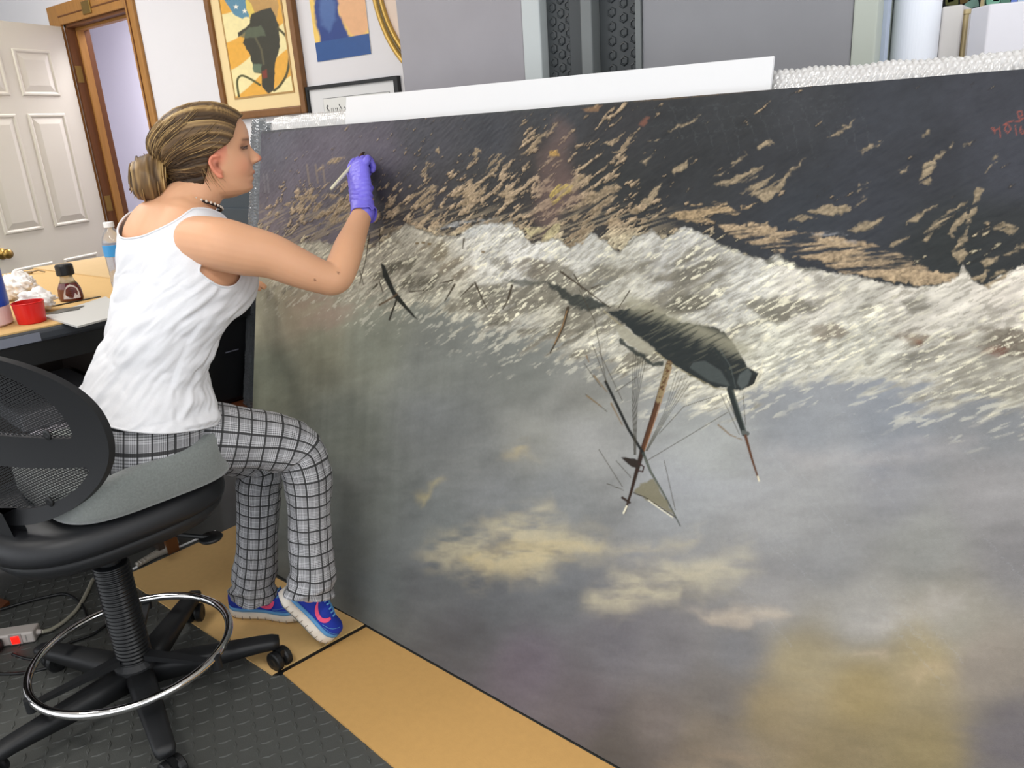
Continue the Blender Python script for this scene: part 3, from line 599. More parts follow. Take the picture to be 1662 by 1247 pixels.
# ---- the wreck
HC_ = (34, 39, 38)
def ship(pts, rgb=HC_, soft=2.0, al=1, wob=3, seed=0): A.poly(pts, rgb, soft, al, wob=wob, wsc=7, seed=seed)
ship([(880,458),(908,463),(925,476),(953,481),(991,496),(976,501),(956,506),(928,499),(908,478)], (44,48,44), 3, .95, 5, 1)
ship([(818,455),(850,452),(880,460),(860,466),(830,462)], (70,72,64), 3, .8, 4, 2)
ship([(986,506),(1001,503),(1042,502),(1072,509),(1107,524),(1158,530),(1176,540),(1193,562),(1214,596),(1236,608),(1227,623),(1201,634),(1183,631),(1158,629),(1122,612),(1102,597),(1072,577),(1042,554),(1016,529)], HC_, 1.6, 1, 3, 3)
idx = A.box([(1040,495),(1210,600)], 10)                         # ragged, wave-washed upper side of the hull
idx = A.box([(985,480),(1225,640)], 10); dd_ = (X_[idx]-985)*.393-(Y_[idx]-505)*.919; aa_ = (X_[idx]-985)*.919+(Y_[idx]-505)*.393
nn = fbm(r1[idx]/.055, r2[idx]/.0055, 151, 3); t = sstep(-4, 34, dd_); a = t*sstep(.66, .40, nn+.10*(1-t)-.30*t+.12)*sstep(0, 30, aa_)*sstep(262, 225, aa_)*sstep(48, 30, dd_)
A.mix(idx, a*.7, (150, 146, 124)); a = sstep(.60, .70, nn)*sstep(-34, 0, dd_)*sstep(0, 30, aa_)*sstep(262, 235, aa_)*sstep(44, 30, dd_)*.35; A.mix(idx, a, (112, 110, 92))
A.line([(980,505),(1040,555),(1100,598),(1160,630),(1200,636)], 2.2, (150,140,104), 1, .55, dry=.4)
A.poly([(1118,596),(1126,586),(1145,586),(1170,602),(1186,628),(1150,618)], (66,72,70), 2, .9); A.line([(1116,600),(1124,588),(1144,584),(1172,600)], 1.6, (30,34,33), 1)
A.poly([(1196,622),(1200,608),(1214,598),(1220,606),(1214,624),(1204,632)], (76,82,80), 1.6, .9); A.poly([(1222,608),(1236,610),(1228,618),(1214,632),(1216,620)], (30,32,30), 1.2, .9, wob=2)
A.line([(1160,566),(1178,590),(1190,630)], 5, (36,42,41), 1.2); A.line([(1168,566),(1186,596),(1194,630)], 1, (84,92,90), .8, .7)
A.poly([(996,528),(1014,530),(1062,566),(1060,578),(1040,572),(1010,552)], (150,146,128), 2, .9, wob=3); A.line([(1007,552),(1018,564),(1040,576),(1060,592),(1074,590)], 6, (44,50,46), 1.6, .95, wob=3)
for k in range(10): A.line([(1205+k*2.4, 634+k*.2), (1222+k*1.6, 626-k*2), (1232+k*.8, 610-k*3.2)], 1.1, (206,200,178), .9, .6, wob=1.5)
BR, DKM = (80, 50, 28), (26, 28, 25)
A.line([(1086,590),(1064,664),(1042,734)], 9.5, BR, 1.2, w2=7.5); A.line([(1083,590),(1061,664),(1039,734)], 2.4, (60,38,24), 1, .9); A.line([(1090,596),(1068,668),(1046,732)], 1.6, (150,104,66), .8, .8)
A.line([(1086,592),(1077,622),(1070,650)], 10, (150,134,98), 1.5, .7, dry=.55, seed=8)
A.line([(1042,734),(1032,770),(1024,800),(1014,832)], 8, (44,28,18), 1.2, w2=3); A.line([(1012,833),(1017,822)], 3, (220,214,190), .8)
A.line([(983,620),(1000,655),(1020,697),(1044,736)], 4.6, DKM, 1); A.line([(1044,736),(1056,766),(1076,800),(1092,830),(1104,854)], 4.6, (56,62,56), 1, w2=1.6); A.line([(1046,742),(1058,770),(1080,808)], 1.2, (120,124,110), .8, .7)
A.poly([(1028,798),(1044,784),(1062,776),(1070,792),(1094,836),(1070,824),(1048,810)], (116,110,84), 2, .85, wob=3); A.line([(1028,800),(1048,808),(1072,824),(1096,840)], 1.6, (48,40,28), .8); A.line([(1052,812),(1074,828),(1092,840)], 1.4, (232,226,200), .8)
A.poly([(1008,742),(1030,744),(1040,750),(1038,762),(1026,758),(1014,750)], (40,32,26), 1, 1, wob=1.5); A.line([(1037,752),(1045,758),(1043,766),(1035,764)], 2.4, (50,28,26), .9)
A.line([(1010,808),(1022,816)], 4, (46,32,24), 1); 
for k in range(6):                                            # shrouds
    A.line([(1028+k*4.2, 566+k*3), (1026+k*1.7, 650), (1029-k*-.6, 738)], .9, (54,50,38), .7, .85); A.line([(1098+k*4.6, 604+k*3.5), (1078+k*2, 670), (1048+k*.5, 732)], .9, (70,66,52), .7, .75)
for a_, b_ in (((962,560),(984,620)), ((972,570),(1010,650)), ((1000,636),(1034,612)), ((1050,748),(1180,670)), ((1070,704),(1110,660)), ((1110,660),(1165,642)), ((948,590),(975,628)), ((950,640),(985,668)), ((1170,640),(1200,705)), ((1178,642),(1204,700)), ((972,730),(1010,790)), ((1078,748),(1096,828)), ((1206,640),(1210,690)), ((985,785),(1012,796)), ((1000,748),(1024,775)), ((965,520),(984,620)), ((940,470),(965,520))):
    A.line([a_, b_], 1.1, (58,50,34), .7, .85)
for p in ([(952,578),(956,588)], [(964,610),(985,636)], [(953,643),(976,660)], [(992,655),(1010,690)], [(1166,690),(1185,706),(1204,714)]): A.line(p, 3, (120,98,66), 1, .8, w2=1.5, dry=.35)
A.line([(1185,632),(1196,668),(1208,704)], 11, (34,40,38), 1, w2=9); A.line([(1189,634),(1200,668),(1211,702)], 1.6, (84,92,86), .8, .8); A.line([(1206,702),(1213,704)], 7, (84,88,84), .8)
A.line([(1210,708),(1220,744),(1231,778)], 5, (86,54,32), .9, w2=2.6); A.line([(1230,774),(1232,781)], 2.6, (214,204,176), .7)
# masts and spars of the farther wrecks
A.poly([(618,428),(624,430),(640,470),(678,519),(670,514),(640,484),(622,450)], (36,38,33), 1.2, 1); A.line([(644,486),(638,502),(632,519)], 3, (52,48,40), .9); A.line([(616,495),(636,484),(644,478)], 3, (92,74,52), 1, .9)
for p, w in (([(600,382),(594,420),(584,460)], 1.8), ([(584,440),(590,462)], 1.4), ([(738,462),(722,489)], 3), ([(735,455),(714,460)], 2.4), ([(768,462),(747,482)], 2.8), ([(771,459),(782,484),(791,502)], 3), ([(831,464),(824,488),(816,502)], 3.6), ([(753,388),(751,404)], 2.4), ([(922,500),(914,530),(902,556),(893,573)], 5), ([(910,441),(950,470),(990,500)], 3), ([(932,446),(945,470)], 2.2), ([(960,468),(974,462)], 2), ([(1022,472),(1004,500)], 2), ([(1060,504),(1042,514)], 2), ([(612,462),(604,470)], 3), ([(616,458),(622,476)], 2), ([(617,372),(616,405)], 2), ([(665,474),(700,470)], 1.4)):
    A.line(p, w*1.15, (56,46,32), .9, .95, w2=max(1.2, w*.5))
A.line([(920,505),(912,532),(900,558)], 1.4, (150,116,76), .8, .8)
for x, y in ((677,395),(687,394),(697,396),(784,409)): A.line([(x-1.5, y), (x+1.5, y)], 3.6, (106,88,58), .8, .9)
# upside-down red signature at the top right
SG = (136, 72, 62)
for p in ([(1609,207),(1613,213),(1622,208)], [(1613,207),(1615,216)], [(1622,206),(1624,224)], [(1634,203),(1630,210),(1636,216),(1641,210),(1637,203),(1629,202)], [(1632,200),(1645,196),(1655,197),(1661,192)], [(1648,207),(1650,219)], [(1648,203),(1648,204)], [(1657,206),(1655,213),(1660,218),(1664,212),(1657,211)], [(1653,188),(1651,182),(1658,180),(1660,187),(1653,190),(1656,194),(1662,191)]):
    A.line(p, 1.7, SG, .7, .95)
for p in ([(1672,200),(1676,216),(1682,216)], [(1690,200),(1692,216)]): A.line(p, 1.7, SG, .7, .95)
A.C *= (1+.10*(fbm(U_/.006, V_/.006, 171, 2)-.5))[:, None]
A.H += (fbm(r1/.02, r2/.006, 173, 3)-.5)*.0006*(a1+a2+.4)
PALB = 1.05
P_ = P_ + PF*A.H[:, None]
pt = thing('painting', tuple(PBL+PD*PW/2), 'large unframed stormy seascape oil painting with wrecked ship, standing upside down on the floor', 'painting')
M_OIL = vcmat('oil_paint', 0.5, bump=.12, bscale=900, spec=.22, noise=.07, nscale=350)
big_mesh('painted_canvas', P_, NU, NV, A.C*PALB, M_OIL, pt)
T0 = .028
M_EDGE = mat('raw_canvas', (58, 54, 48), .8, noise=.2, nscale=60)
pc = [pp_(0, 0, -.002), pp_(PW, 0, -.002), pp_(PW, PH-.009, -.002), pp_(0, PH-.009, -.002)]
mk('stretcher', *prism(pc, -PF*T0), M_EDGE, pt)

# ================================================================ foam board strip and bubble wrap behind the painting
PK = PBL+PD*0+PUP*0
def behind(x, y, off): return onpl(x, y, pp_(0, 0, -off), PF)
c = [behind(562, 158, .036), behind(1256, 91, .036), behind(1258, 141, .036), behind(562, 200, .036)]
dwn = PUP*-.45
fbq = [c[0], c[1], c[2]+dwn, c[3]+dwn]
tag(mk('foam_board', *prism(fbq, -PF*.006), M_WHITE), 'long white foam board strip standing upright behind the top edge of the painting', 'foam board')
M_WRAP = mat('bubble_wrap', (214, 212, 210), .12, spec=.9, coat=.6, noise=.12, nscale=120)
def bubble(s, t, pitch=.011):
    rowi = np.floor(t/(pitch*.87)); ss = s+np.where(rowi % 2 == 0, 0, pitch/2)
    du = (ss/pitch-np.floor(ss/pitch)-.5)*pitch; dv = (t/(pitch*.87)-rowi-.5)*pitch*.87
    d = np.sqrt(du**2+dv**2)/(pitch*.46); return np.where(d < 1, np.sqrt(np.clip(1-d*d, 0, 1)), 0)
bwt = thing('bubble_wrap', tuple(PBL+PD*PW/2-PF*.07), 'crinkled clear bubble wrap padding wrapped around the board behind the painting', 'bubble wrap')
def wrap_strip(name, p0, along, out, L, prof, tops, ds=.0026, mt=None):
    # prof: list of (offset along out-of-edge dir, offset along -PF)
    pr = catmull(prof, 46); al = np.r_[0, np.cumsum(np.linalg.norm(np.diff(pr, axis=0), axis=1))]
    s = np.arange(0, L, ds); S, T = np.meshgrid(s, al, indexing='ij')
    e = np.interp(T, al, pr[:, 0]); f = np.interp(T, al, pr[:, 1])
    tg = np.gradient(pr, al, axis=0); ne = np.interp(T, al, -tg[:, 1]); nf = np.interp(T, al, tg[:, 0])
    nl = np.hypot(ne, nf); ne, nf = ne/nl, nf/nl
    b = bubble(S+.003*fbm(S/.02, T/.02, 5), T+.003*fbm(S/.03, T/.03, 9))*.0050 + (fbm(S/.05, T/.03, 11, 3)-.5)*.010
    if tops: top = np.interp(S, [a for a, _ in tops], [h for _, h in tops])
    else: top = 0
    e = e+b*ne*-1+top; f = f-b*nf
    P = p0 + S[..., None]*along + e[..., None]*out - f[..., None]*PF
    return mk(name, P.reshape(-1, 3), grid_faces(*S.shape), mt or M_WRAP, bwt, smooth=True)
def vtop(x, y): q = behind(x, y, .05); return (q-PBL0)@PUP-(PH-.008), (q-PBL0)@PD
t1, s1 = vtop(440, 190); t2, s2 = vtop(1300, 108); t3, s3 = vtop(1655, 80)
wrap_strip('top_edge', pp_(-.03, PH-.008, 0), PD, PUP, PW+.03, [(-.12, .056), (-.05, .056), (-.012, .058), (0, .070), (-.004, .090), (-.02, .100), (-.12, .103)], [(s1, t1), (s2, t2), (s3, t3)])
sl = (behind(404, 480, .05)-PBL0)@PD
wrap_strip('side_edge', pp_(0, 0, 0), PUP, -PD, PH+t1-.012, [(-.10, .036), (-.05, .036), (-.012, .038), (0, .052), (-.004, .072), (-.02, .082), (-.10, .086)], [(0, -sl), (PH, -sl)], mt=mat('shaded_wrap', (120, 124, 128), .08, spec=1.0, coat=.8, trans=.55))  # side wrap coloured darker to stand in for the shade behind it
bc = [pp_(0.02, 0.0, -.062), pp_(PW, 0.0, -.062), pp_(PW, PH-.02, -.062), pp_(0.02, PH-.02, -.062)]
mk('wrapped_board', *prism(bc, -PF*.030), mat('grey_board', (150, 150, 150), .8), bwt)

# ================================================================ grey cabinets with rubber guard posts behind the painting
GY = 1.86
def gx(x): return onwall(x, 55, GY)[0]
M_GREY = mat('grey_enamel', (152, 149, 154), .5, noise=.07, nscale=9, bump=.03, bscale=500)
M_GREY2 = mat('grey_enamel_worn', (136, 136, 140), .5, noise=.1, nscale=7, bump=.03, bscale=500)
M_PALE = mat('pale_edge', (190, 196, 196), .4)
M_RUB = mat('dark_rubber', (60, 64, 66), .45)
gc = thing('metal_cabinet', (gx(745), GY+.2, 0), 'pale lilac grey metal cabinet behind the left end of the white foam board', 'cabinet')
mk('body', *boxb(gx(647), gx(849), GY, GY+.42, 0, 2.15), M_GREY, gc, bevel=.004)
mk('edge_strip', *boxb(gx(849)+.0005, gx(878), GY-.004, GY+.42, 0, 2.15), M_PALE, gc, bevel=.004)
gd = thing('metal_cabinet', (gx(1213), GY+.2, 0), 'darker grey metal cabinet behind the right end of the white foam board', 'cabinet')
mk('body', *boxb(gx(1042), gx(1383), GY, GY+.42, 0, 2.15), M_GREY2, gd, bevel=.004)
mk('edge_strip', *boxb(gx(1383)+.0005, gx(1423), GY-.004, GY+.42, 0, 2.15), mat('sage_edge', (178, 184, 174), .45), gd, bevel=.004)
mk('edge_strip', *boxb(gx(1033), gx(1042)-.0005, GY-.006, GY+.42, 0, 2.15), mat('mid_grey', (112, 116, 116), .4), gd)
def guard(x0, x1, cols, label, band):
    g = thing('rubber_guard', ((gx(x0)+gx(x1))/2, GY+.1, 0), label, 'rubber guard')
    yb = GY+.03
    mk('backing', *boxb(gx(x0), gx(x1), yb, yb+.2, 0, 2.15), M_RUB, g)
    if band: mk('smooth_band', *boxb(gx(band[0]), gx(band[1]), yb-.014, yb, 0, 2.15), M_RUB, g, bevel=.004)
    hv, hf = lathe([(.0135, 0), (.0115, .004), (.008, .005), (.007, .0025), (.001, .0025)], (0, 0, 0), 6, (0, -1, 0))
    me0 = None
    for ci, cx in enumerate(cols):
        for k in range(26):
            z = 1.30+(k+(.5 if ci % 2 else 0))*.0335
            if z > 2.14: continue
            if me0 is None: me0 = mk('hexagon_stud', hv+np.array([gx(cx), yb, z]), hf, M_RUB, g); me0c = (gx(cx), z)
            else:
                o = me0.copy(); COL.objects.link(o); o.location = (gx(cx)-me0c[0], 0, z-me0c[1])
guard(878.5, 945, (888, 901, 914), 'dark rubber guard strip with hexagon studs next to the pale edge of the left cabinet', (918, 944))
guard(964, 1032.5, (984, 1003, 1020), 'dark rubber guard strip with three rows of hexagon studs next to the right cabinet', None)
tag(mk('divider_bar', *boxb(gx(945.5), gx(963.5), GY-.01, GY+.22, 0, 2.15), mat('mid_grey', (112, 116, 116)), bevel=.004), 'narrow grey upright bar between the two studded rubber guards', 'post')

# tall white cylinder, white boxes, stained glass at the far right
wy = 1.95
cxl, cxr = onwall(1440, 50, wy)[0], onwall(1531, 50, wy)[0]
cyr = (cxr-cxl)/2*.86
wc = thing('paper_roll', (cxl+cyr, wy, 0), 'tall smooth white roll standing right of the grey cabinets', 'roll')
mk('roll_body', *lathe([(cyr, 0), (cyr, 2.1)], (cxl+cyr, wy+.045, 0), 48), mat('bright_white', (240, 244, 252), .5), wc, smooth=False)
mk('roll_core', *lathe([(cyr*.4, 2.1), (cyr*.4, 2.102)], (cxl+cyr, wy+.045, 0), 24), M_CARD, wc)
o = tag(mk('trim_board', *boxb(onwall(1424.5, 50, 1.9)[0], onwall(1438, 50, 1.9)[0], 1.9, 1.93, 0, 2.15), mat('blue_grey', (176, 186, 204), .5)), 'narrow blue grey upright board beside the white roll', 'board')
M_BOX = mat('white_carton', (214, 210, 206), .6, noise=.02, nscale=5)
b1l, b1r, b1z = onwall(1524, 60, 2.0), onwall(1558, 60, 2.0), onwall(1545, 9, 2.0)[2]
tag(mk('white_cabinet', *boxb(b1l[0], b1r[0], 2.0, 2.26, 0, b1z), M_BOX, bevel=.004), 'narrow off-white cabinet beside the tall white roll', 'cabinet')
tag(mk('brass_rod', *lathe([(.006, 0), (.006, onwall(1565, 24, 2.02)[2]), (.009, onwall(1565, 24, 2.02)[2]+.001), (.009, onwall(1565, 16, 2.02)[2])], (onwall(1564, 60, 2.02)[0], 2.02, 0), 12), mat('pale_brass', (190, 172, 130), .35, metal=.4), smooth=False), 'pale brass rod standing between the two white cabinets', 'rod')
k0 = onwall(1600, 60, 1.93); kz = onwall(1603, 7, 1.93)[2]; kl = onwall(1571, 60, 1.98)
dirR = nrm(np.array([.9, .43, 0])); dirL = nrm(np.array([kl[0]-k0[0], kl[1]-k0[1], 0]))
Lr, Ll = .34, np.linalg.norm(kl[:2]-k0[:2])
k0f = np.array([k0[0], k0[1], 0])
quad = [k0f, k0f+dirR*Lr, k0f+dirR*Lr+dirL*Ll, k0f+dirL*Ll]
tag(mk('white_cabinet', *prism(quad, ZUP*kz), mat('white_carton_bright', (226, 224, 230), .6), bevel=.003), 'larger white cabinet with its corner towards the painting at the far right', 'cabinet')
sg = thing('stained_glass_panel', (onwall(1600, 10, 2.3)[0], 2.3, 1.3), 'green and blue stained glass panel above the white cabinets', 'stained glass')
gy_ = 2.3
SGP = [([(1532,-30),(1556,-30),(1556,8),(1548,10),(1534,10)], (110,110,70)), ([(1536,-20),(1552,-16),(1548,3),(1538,5)], (44,52,74)), ([(1556,-30),(1575,-30),(1572,4),(1558,9)], (120,96,52)), ([(1564,8),(1570,2),(1588,-4),(1590,10),(1575,14),(1566,14)], (150,190,176)), ([(1575,-30),(1592,-30),(1590,-6),(1574,2)], (70,90,60)), ([(1598,-30),(1622,-30),(1624,4),(1612,12),(1600,8)], (120,186,160)), ([(1609,-14),(1622,-14),(1622,2),(1612,3)], (34,60,58)), ([(1622,-30),(1644,-30),(1640,10),(1630,22),(1614,12),(1624,4)], (60,120,96)), ([(1644,-30),(1654,-30),(1650,20),(1634,24),(1640,10)], (96,130,220)), ([(1654,-30),(1668,-30),(1664,12),(1656,24),(1650,20)], (190,214,240)), ([(1636,25),(1650,21),(1657,25),(1668,12),(1668,40),(1655,38)], (110,150,230)), ([(1668,-30),(1700,-30),(1700,40),(1668,40)], (80,110,200))]
for pts, c in SGP:
    q = [onwall(x, y, gy_) for x, y in pts]; cen = np.mean(q, 0); q = [cen+(p-cen)*.93 for p in q]
    mk('glass_piece', *prism(q, (0, .006, 0)), mat('glass_%d_%d_%d' % c, c, .15, spec=.7), sg)
q = [onwall(x, y, gy_+.004) for x, y in ((1528,-34),(1704,-34),(1704,44),(1528,44))]
mk('lead_backing', *prism(q, (0, .004, 0)), mat('lead', (40, 42, 42), .5, metal=.5), sg)
mk('post', *boxb(onwall(1593, 0, 2.28)[0], onwall(1598, 0, 2.28)[0], 2.27, 2.29, 1.2, 2.2), mat('pale_brass', (190, 172, 130)), sg)
# ================================================================ CARDBOARD ON THE FLOOR
CG = 'cardboard sheets on the floor'
def sheet(name, pts, z0, th, label, group=None, m=None, cat='cardboard'):
    return tag(mk(name, *prism([(x, y, z0) for x, y in pts], (0, 0, th)), m or M_CARD), label, cat, group)
sheet('cardboard_sheet', [(-2.46, 0.965), (-1.612, 0.935), (-1.565, 1.222), (-2.16, 1.247), (-2.23, 1.255), (-2.23, 1.42), (-2.43, 1.44)], 0.0005, .005, 'tan cardboard sheet on the floor under the blue sneakers', CG, mat('cardboard_pale', (222, 182, 120), .85, noise=.06, nscale=60))
sheet('cardboard_sheet', [(-1.590, 0.955), (-0.55, 0.815), (0.4, 0.70), (0.4, 1.085), (-1.548, 1.215)], 0.0005, .005, 'long orange tan cardboard sheet on the floor along the bottom of the painting', CG)
o = sheet('floor_seam_strip', [(-1.611, 0.937), (-1.592, 0.948), (-1.550, 1.216), (-1.564, 1.222)], 0.0003, .002, 'dark strip in the gap between the two floor cardboard sheets', None, M_BLACK, 'strip')

# ================================================================ WORK TABLE
TZ = 0.90
tdir = nrm([.075, .72, 0]); tin = np.array([-tdir[1], tdir[0], 0])     # along the front edge, and inwards (to the left)
tf = np.array([-2.305, 0.756, 0])
def tp(a, b, z): return tf + tdir*a + tin*b + ZUP*z
M_TBL = mat('dark_table_edge', (56, 60, 66), .4)
M_TBR = mat('dark_brown_panel', (44, 34, 28), .7)
tb = thing('work_table', tuple(tp(.5, .6, 0)), 'dark edged work table covered with cardboard behind the seated person', 'table')
def tbox(a0, a1, b0, b1, z0, z1): return prism([tp(a0, b0, z0), tp(a1, b0, z0), tp(a1, b1, z0), tp(a0, b1, z0)], ZUP*(z1-z0))
mk('table_top', *tbox(-.75, .86, 0, 1.27, TZ-.035, TZ), M_TBL, tb, bevel=.01)
mk('apron', *tbox(-.70, .82, .03, .05, TZ-.10, TZ-.036), M_BLACK, tb)
mk('grey_tape', *tbox(-.25, .095, -.0015, .0, TZ-.03, TZ-.006), mat('grey_tape', (120, 124, 136), .3), tb, label='strip of shiny grey tape')
for a in (-.66, .78):
    for b in (.06, 1.2): mk('leg', *tbox(a-.025, a+.025, b-.025, b+.025, 0, TZ-.036), M_BLACK, tb)
mk('back_panel', *tbox(-.63, .75, .62, .64, .08, TZ-.04), M_TBR, tb)
mk('lower_shelf', *tbox(-.63, .299, .07, .619, .38, .40), M_TBR, tb)
mk('side_panel', *tbox(.30, .32, .10, .62, .08, TZ-.04), M_TBR, tb)
M_CARDT = mat('cardboard_table', (208, 171, 112), .8, noise=.05, nscale=40)
CT = 'cardboard sheets on the table'
seam = 1.36
sheetA = [tp(-.74, .012, 0)[:2], tp(.62, .012, 0)[:2], np.array([tp(.62, .012, 0)[0], seam+.01]), np.array([-3.56, seam+.01]), tp(-.74, 1.24, 0)[:2]]
sheet('cardboard_sheet', [tuple(p) for p in sheetA], TZ+.0004, .004, 'tan cardboard sheet covering the near part of the table', CT, M_CARDT)
sheet('cardboard_sheet', [(-3.57, seam), (tp(.59, .005, 0)[0], seam), tuple(tp(.84, .004, 0)[:2]), (-3.55, 1.72)], TZ+.0046, .004, 'paler cardboard sheet covering the far part of the table behind the seam', CT, mat('cardboard_far', (204, 174, 126), .8, noise=.05, nscale=40))
TT = TZ+.0046
# grey palette board with a dark paint blot
bq = [onz(72, 516, TT), onz(126, 533, TT), onz(215, 509, TT), onz(172, 484, TT)]
pb = thing('palette_board', tuple(np.mean(bq, 0)), 'pale grey palette board with a dark paint blot overhanging the table edge', 'board')
mk('board', *prism([p+ZUP*.0005 for p in bq], ZUP*.005), mat('pale_grey_board', (196, 196, 192), .5), pb)
t = np.linspace(0, 2*math.pi, 25)[:-1]; bc = onz(106, 504, TT+.006)
d1 = nrm(onz(120, 501, TT)-onz(92, 507, TT)); d2 = np.array([-d1[1], d1[0], 0])
mk('paint_blot', *prism([bc+ZUP*.0003+d1*.055*math.cos(a)*(1+.2*math.sin(3*a))+d2*.03*math.sin(a)*(1+.25*math.sin(5*a+1)) for a in t], ZUP*.0008), mat('grey_paint', (88, 90, 86), .35), pb, label='dark grey paint blot')
e0, e1 = onz(78, 501, TT), onz(167, 483, TT); ed = nrm(e1-e0); en = np.array([-ed[1], ed[0], 0])
tag(mk('steel_ruler', *prism([e0+en*.012+ZUP*.001, e1+en*.012+ZUP*.001, e1+en*.022+ZUP*.001, e0+en*.022+ZUP*.001], ZUP*.002), mat('dark_steel', (60, 58, 54), .4, metal=.4)), 'thin dark ruler lying along the back of the grey palette board', 'ruler')
# small varnish bottle
vb = onz(117, 488, TT); vbt = thing('varnish_bottle', tuple(vb), 'small clear bottle of dark brown liquid with black cap on the table', 'bottle')
def obl(prof, base, fl=.62, n=28, tw=None):
    V, F = lathe(prof, (0, 0, 0), n); ax = nrm([LAT[0], LAT[1], 0]); ay = AWY
    return np.array([base + ax*v[0] + ay*v[1]*fl + ZUP*v[2] for v in V]), F
mk('liquid', *obl([(.001, .002), (.036, .002), (.039, .010), (.036, .04), (.028, .058), (.001, .0585)], vb), mat('brown_liquid', (92, 30, 14), .1, coat=.8), vbt, smooth=False)
mk('glass', *obl([(.026, .0588), (.020, .072), (.019, .086), (.014, .0865)], vb), mat('bottle_glass', (222, 208, 176), .08, trans=.6, spec=.7), vbt, smooth=True)
mk('cap', *join(lathe([(.001, .083), (.025, .083), (.026, .086), (.026, .112), (.023, .117), (.001, .118)], vb, 28)), M_BLACK, vbt)
lb = [];
def vr(h): return np.interp(h, [.002, .010, .04, .058, .072], [.036, .039, .036, .028, .020])
for k, (fr, h) in enumerate(((-.28, .010), (.2, .010), (.6, .010), (.9, .010), (.92, .025), (.9, .040), (.75, .050), (.45, .055), (.15, .050), (-.08, .038), (-.22, .024))):
    r_ = vr(h)+.0008; lb.append(vb+LAT*(r_*fr)+ZUP*h-AWY*(r_*.62*math.sqrt(1-fr*fr)+.0006))
mk('paper_label', *prism(lb, -AWY*.0008), mat('label_paper', (206, 196, 192), .6), vbt)
for k in range(5):
    h = .018+k*.0058; x0 = -.002+.002*k
    mk('print_line', *boxm(vb+LAT*(x0+.013)+ZUP*h-AWY*(vr(h)*.62*math.sqrt(1-((x0+.013)/vr(h))**2)+.0042), (.014, .0006, .0010), (LAT, AWY, ZUP)), mat('grey_ink', (96, 96, 96)), vbt)
# red cap
rc = onz(53, 523, TT); M_RED = mat('red_plastic', (206, 28, 24), .3)
rct = thing('red_cap', tuple(rc), 'bright red plastic cap standing open end up on the table', 'cap')
mk('wall', *lathe([(.034, 0), (.036, .002), (.040, .056), (.0415, .057), (.0405, .0575), (.0385, .056), (.034, .006), (.001, .005)], rc, 36), M_RED, rct, smooth=False)
mk('rim', *tube([rc+ZUP*.058+np.array([.0402*math.cos(a), .0402*math.sin(a), 0]) for a in np.linspace(0, 2*math.pi, 37)[:-1]], .0016, 8, closed=True), M_RED, rct, smooth=True)
# crumpled tissues
def tissue(c, r, sx, sy, sz, seed, label):
    bm = bmesh.new(); bmesh.ops.create_icosphere(bm, subdivisions=5, radius=1.0); V = np.array([v.co[:] for v in bm.verts]); F = [[v.index for v in f.verts] for f in bm.faces]; bm.free()
    th = np.arctan2(V[:, 1], V[:, 0]); ph = V[:, 2]
    k = np.abs(fbm(V[:, 0]*2+5+seed, V[:, 1]*2+V[:, 2]*1.7, seed, 3)-.5)*2; k2 = np.abs(fbm(V[:, 2]*3+seed, V[:, 0]*3-V[:, 1]*2, seed+3, 3)-.5)*2
    s = .72+.75*k+.35*k2; P = V*s[:, None]*np.array([sx, sy, sz])*r; P[:, 2] -= P[:, 2].min()*.86; P[:, 2] = np.maximum(P[:, 2], .0006)
    return tag(mk('crumpled_tissue', P+np.asarray(c), F, mat('tissue_paper', (238, 234, 230), .85), loc=c, smooth=True), label, 'tissue', 'crumpled tissues on the table')
tissue(onz(36, 486, TT), .052, 1.3, 1, .85, 3, 'white crumpled tissue on the table behind the red cap')
tissue(onz(74, 513, TT)+np.array([-.09, .02, 0]), .036, 1.5, 1.2, .9, 8, 'white crumpled tissue half hidden by the red cap')
# jug with blue label, cut by the frame
jb = onz(-22, 530, TT)
jt = thing('plastic_jug', tuple(jb), 'white plastic jug with bright blue label at the left edge of the table', 'jug')
mk('body', *lathe([(.001, 0), (.060, 0), (.068, .006), (.068, .19), (.060, .22), (.030, .25), (.022, .255), (.022, .275), (.001, .276)], jb, 40), mat('milky_plastic', (226, 206, 206), .35), jt, smooth=False)
mk('blue_label', *lathe([(.0685, .055), (.0692, .056), (.0692, .185), (.0685, .186)], jb, 40, caps=False), mat('blue_label', (22, 78, 186), .35), jt)
mk('screw_cap', *lathe([(.026, .262), (.026, .292), (.024, .296), (.001, .297)], jb, 28), mat('white_cap', (236, 236, 236), .4), jt)
for k in range(5):
    aa = math.atan2(-jb[1]+0, -jb[0]) + .35
    p = jb+.0698*np.array([math.cos(aa), math.sin(aa), 0])+ZUP*(.078+k*.013)
    tg = np.array([-math.sin(aa), math.cos(aa), 0])
    mk('print_line', *boxm(p, (.012 if k % 2 else .018, .0006, .004), (tg, nrm([math.cos(aa), math.sin(aa), 0]), ZUP)), mat('white_ink', (200, 214, 240), .5), jt)
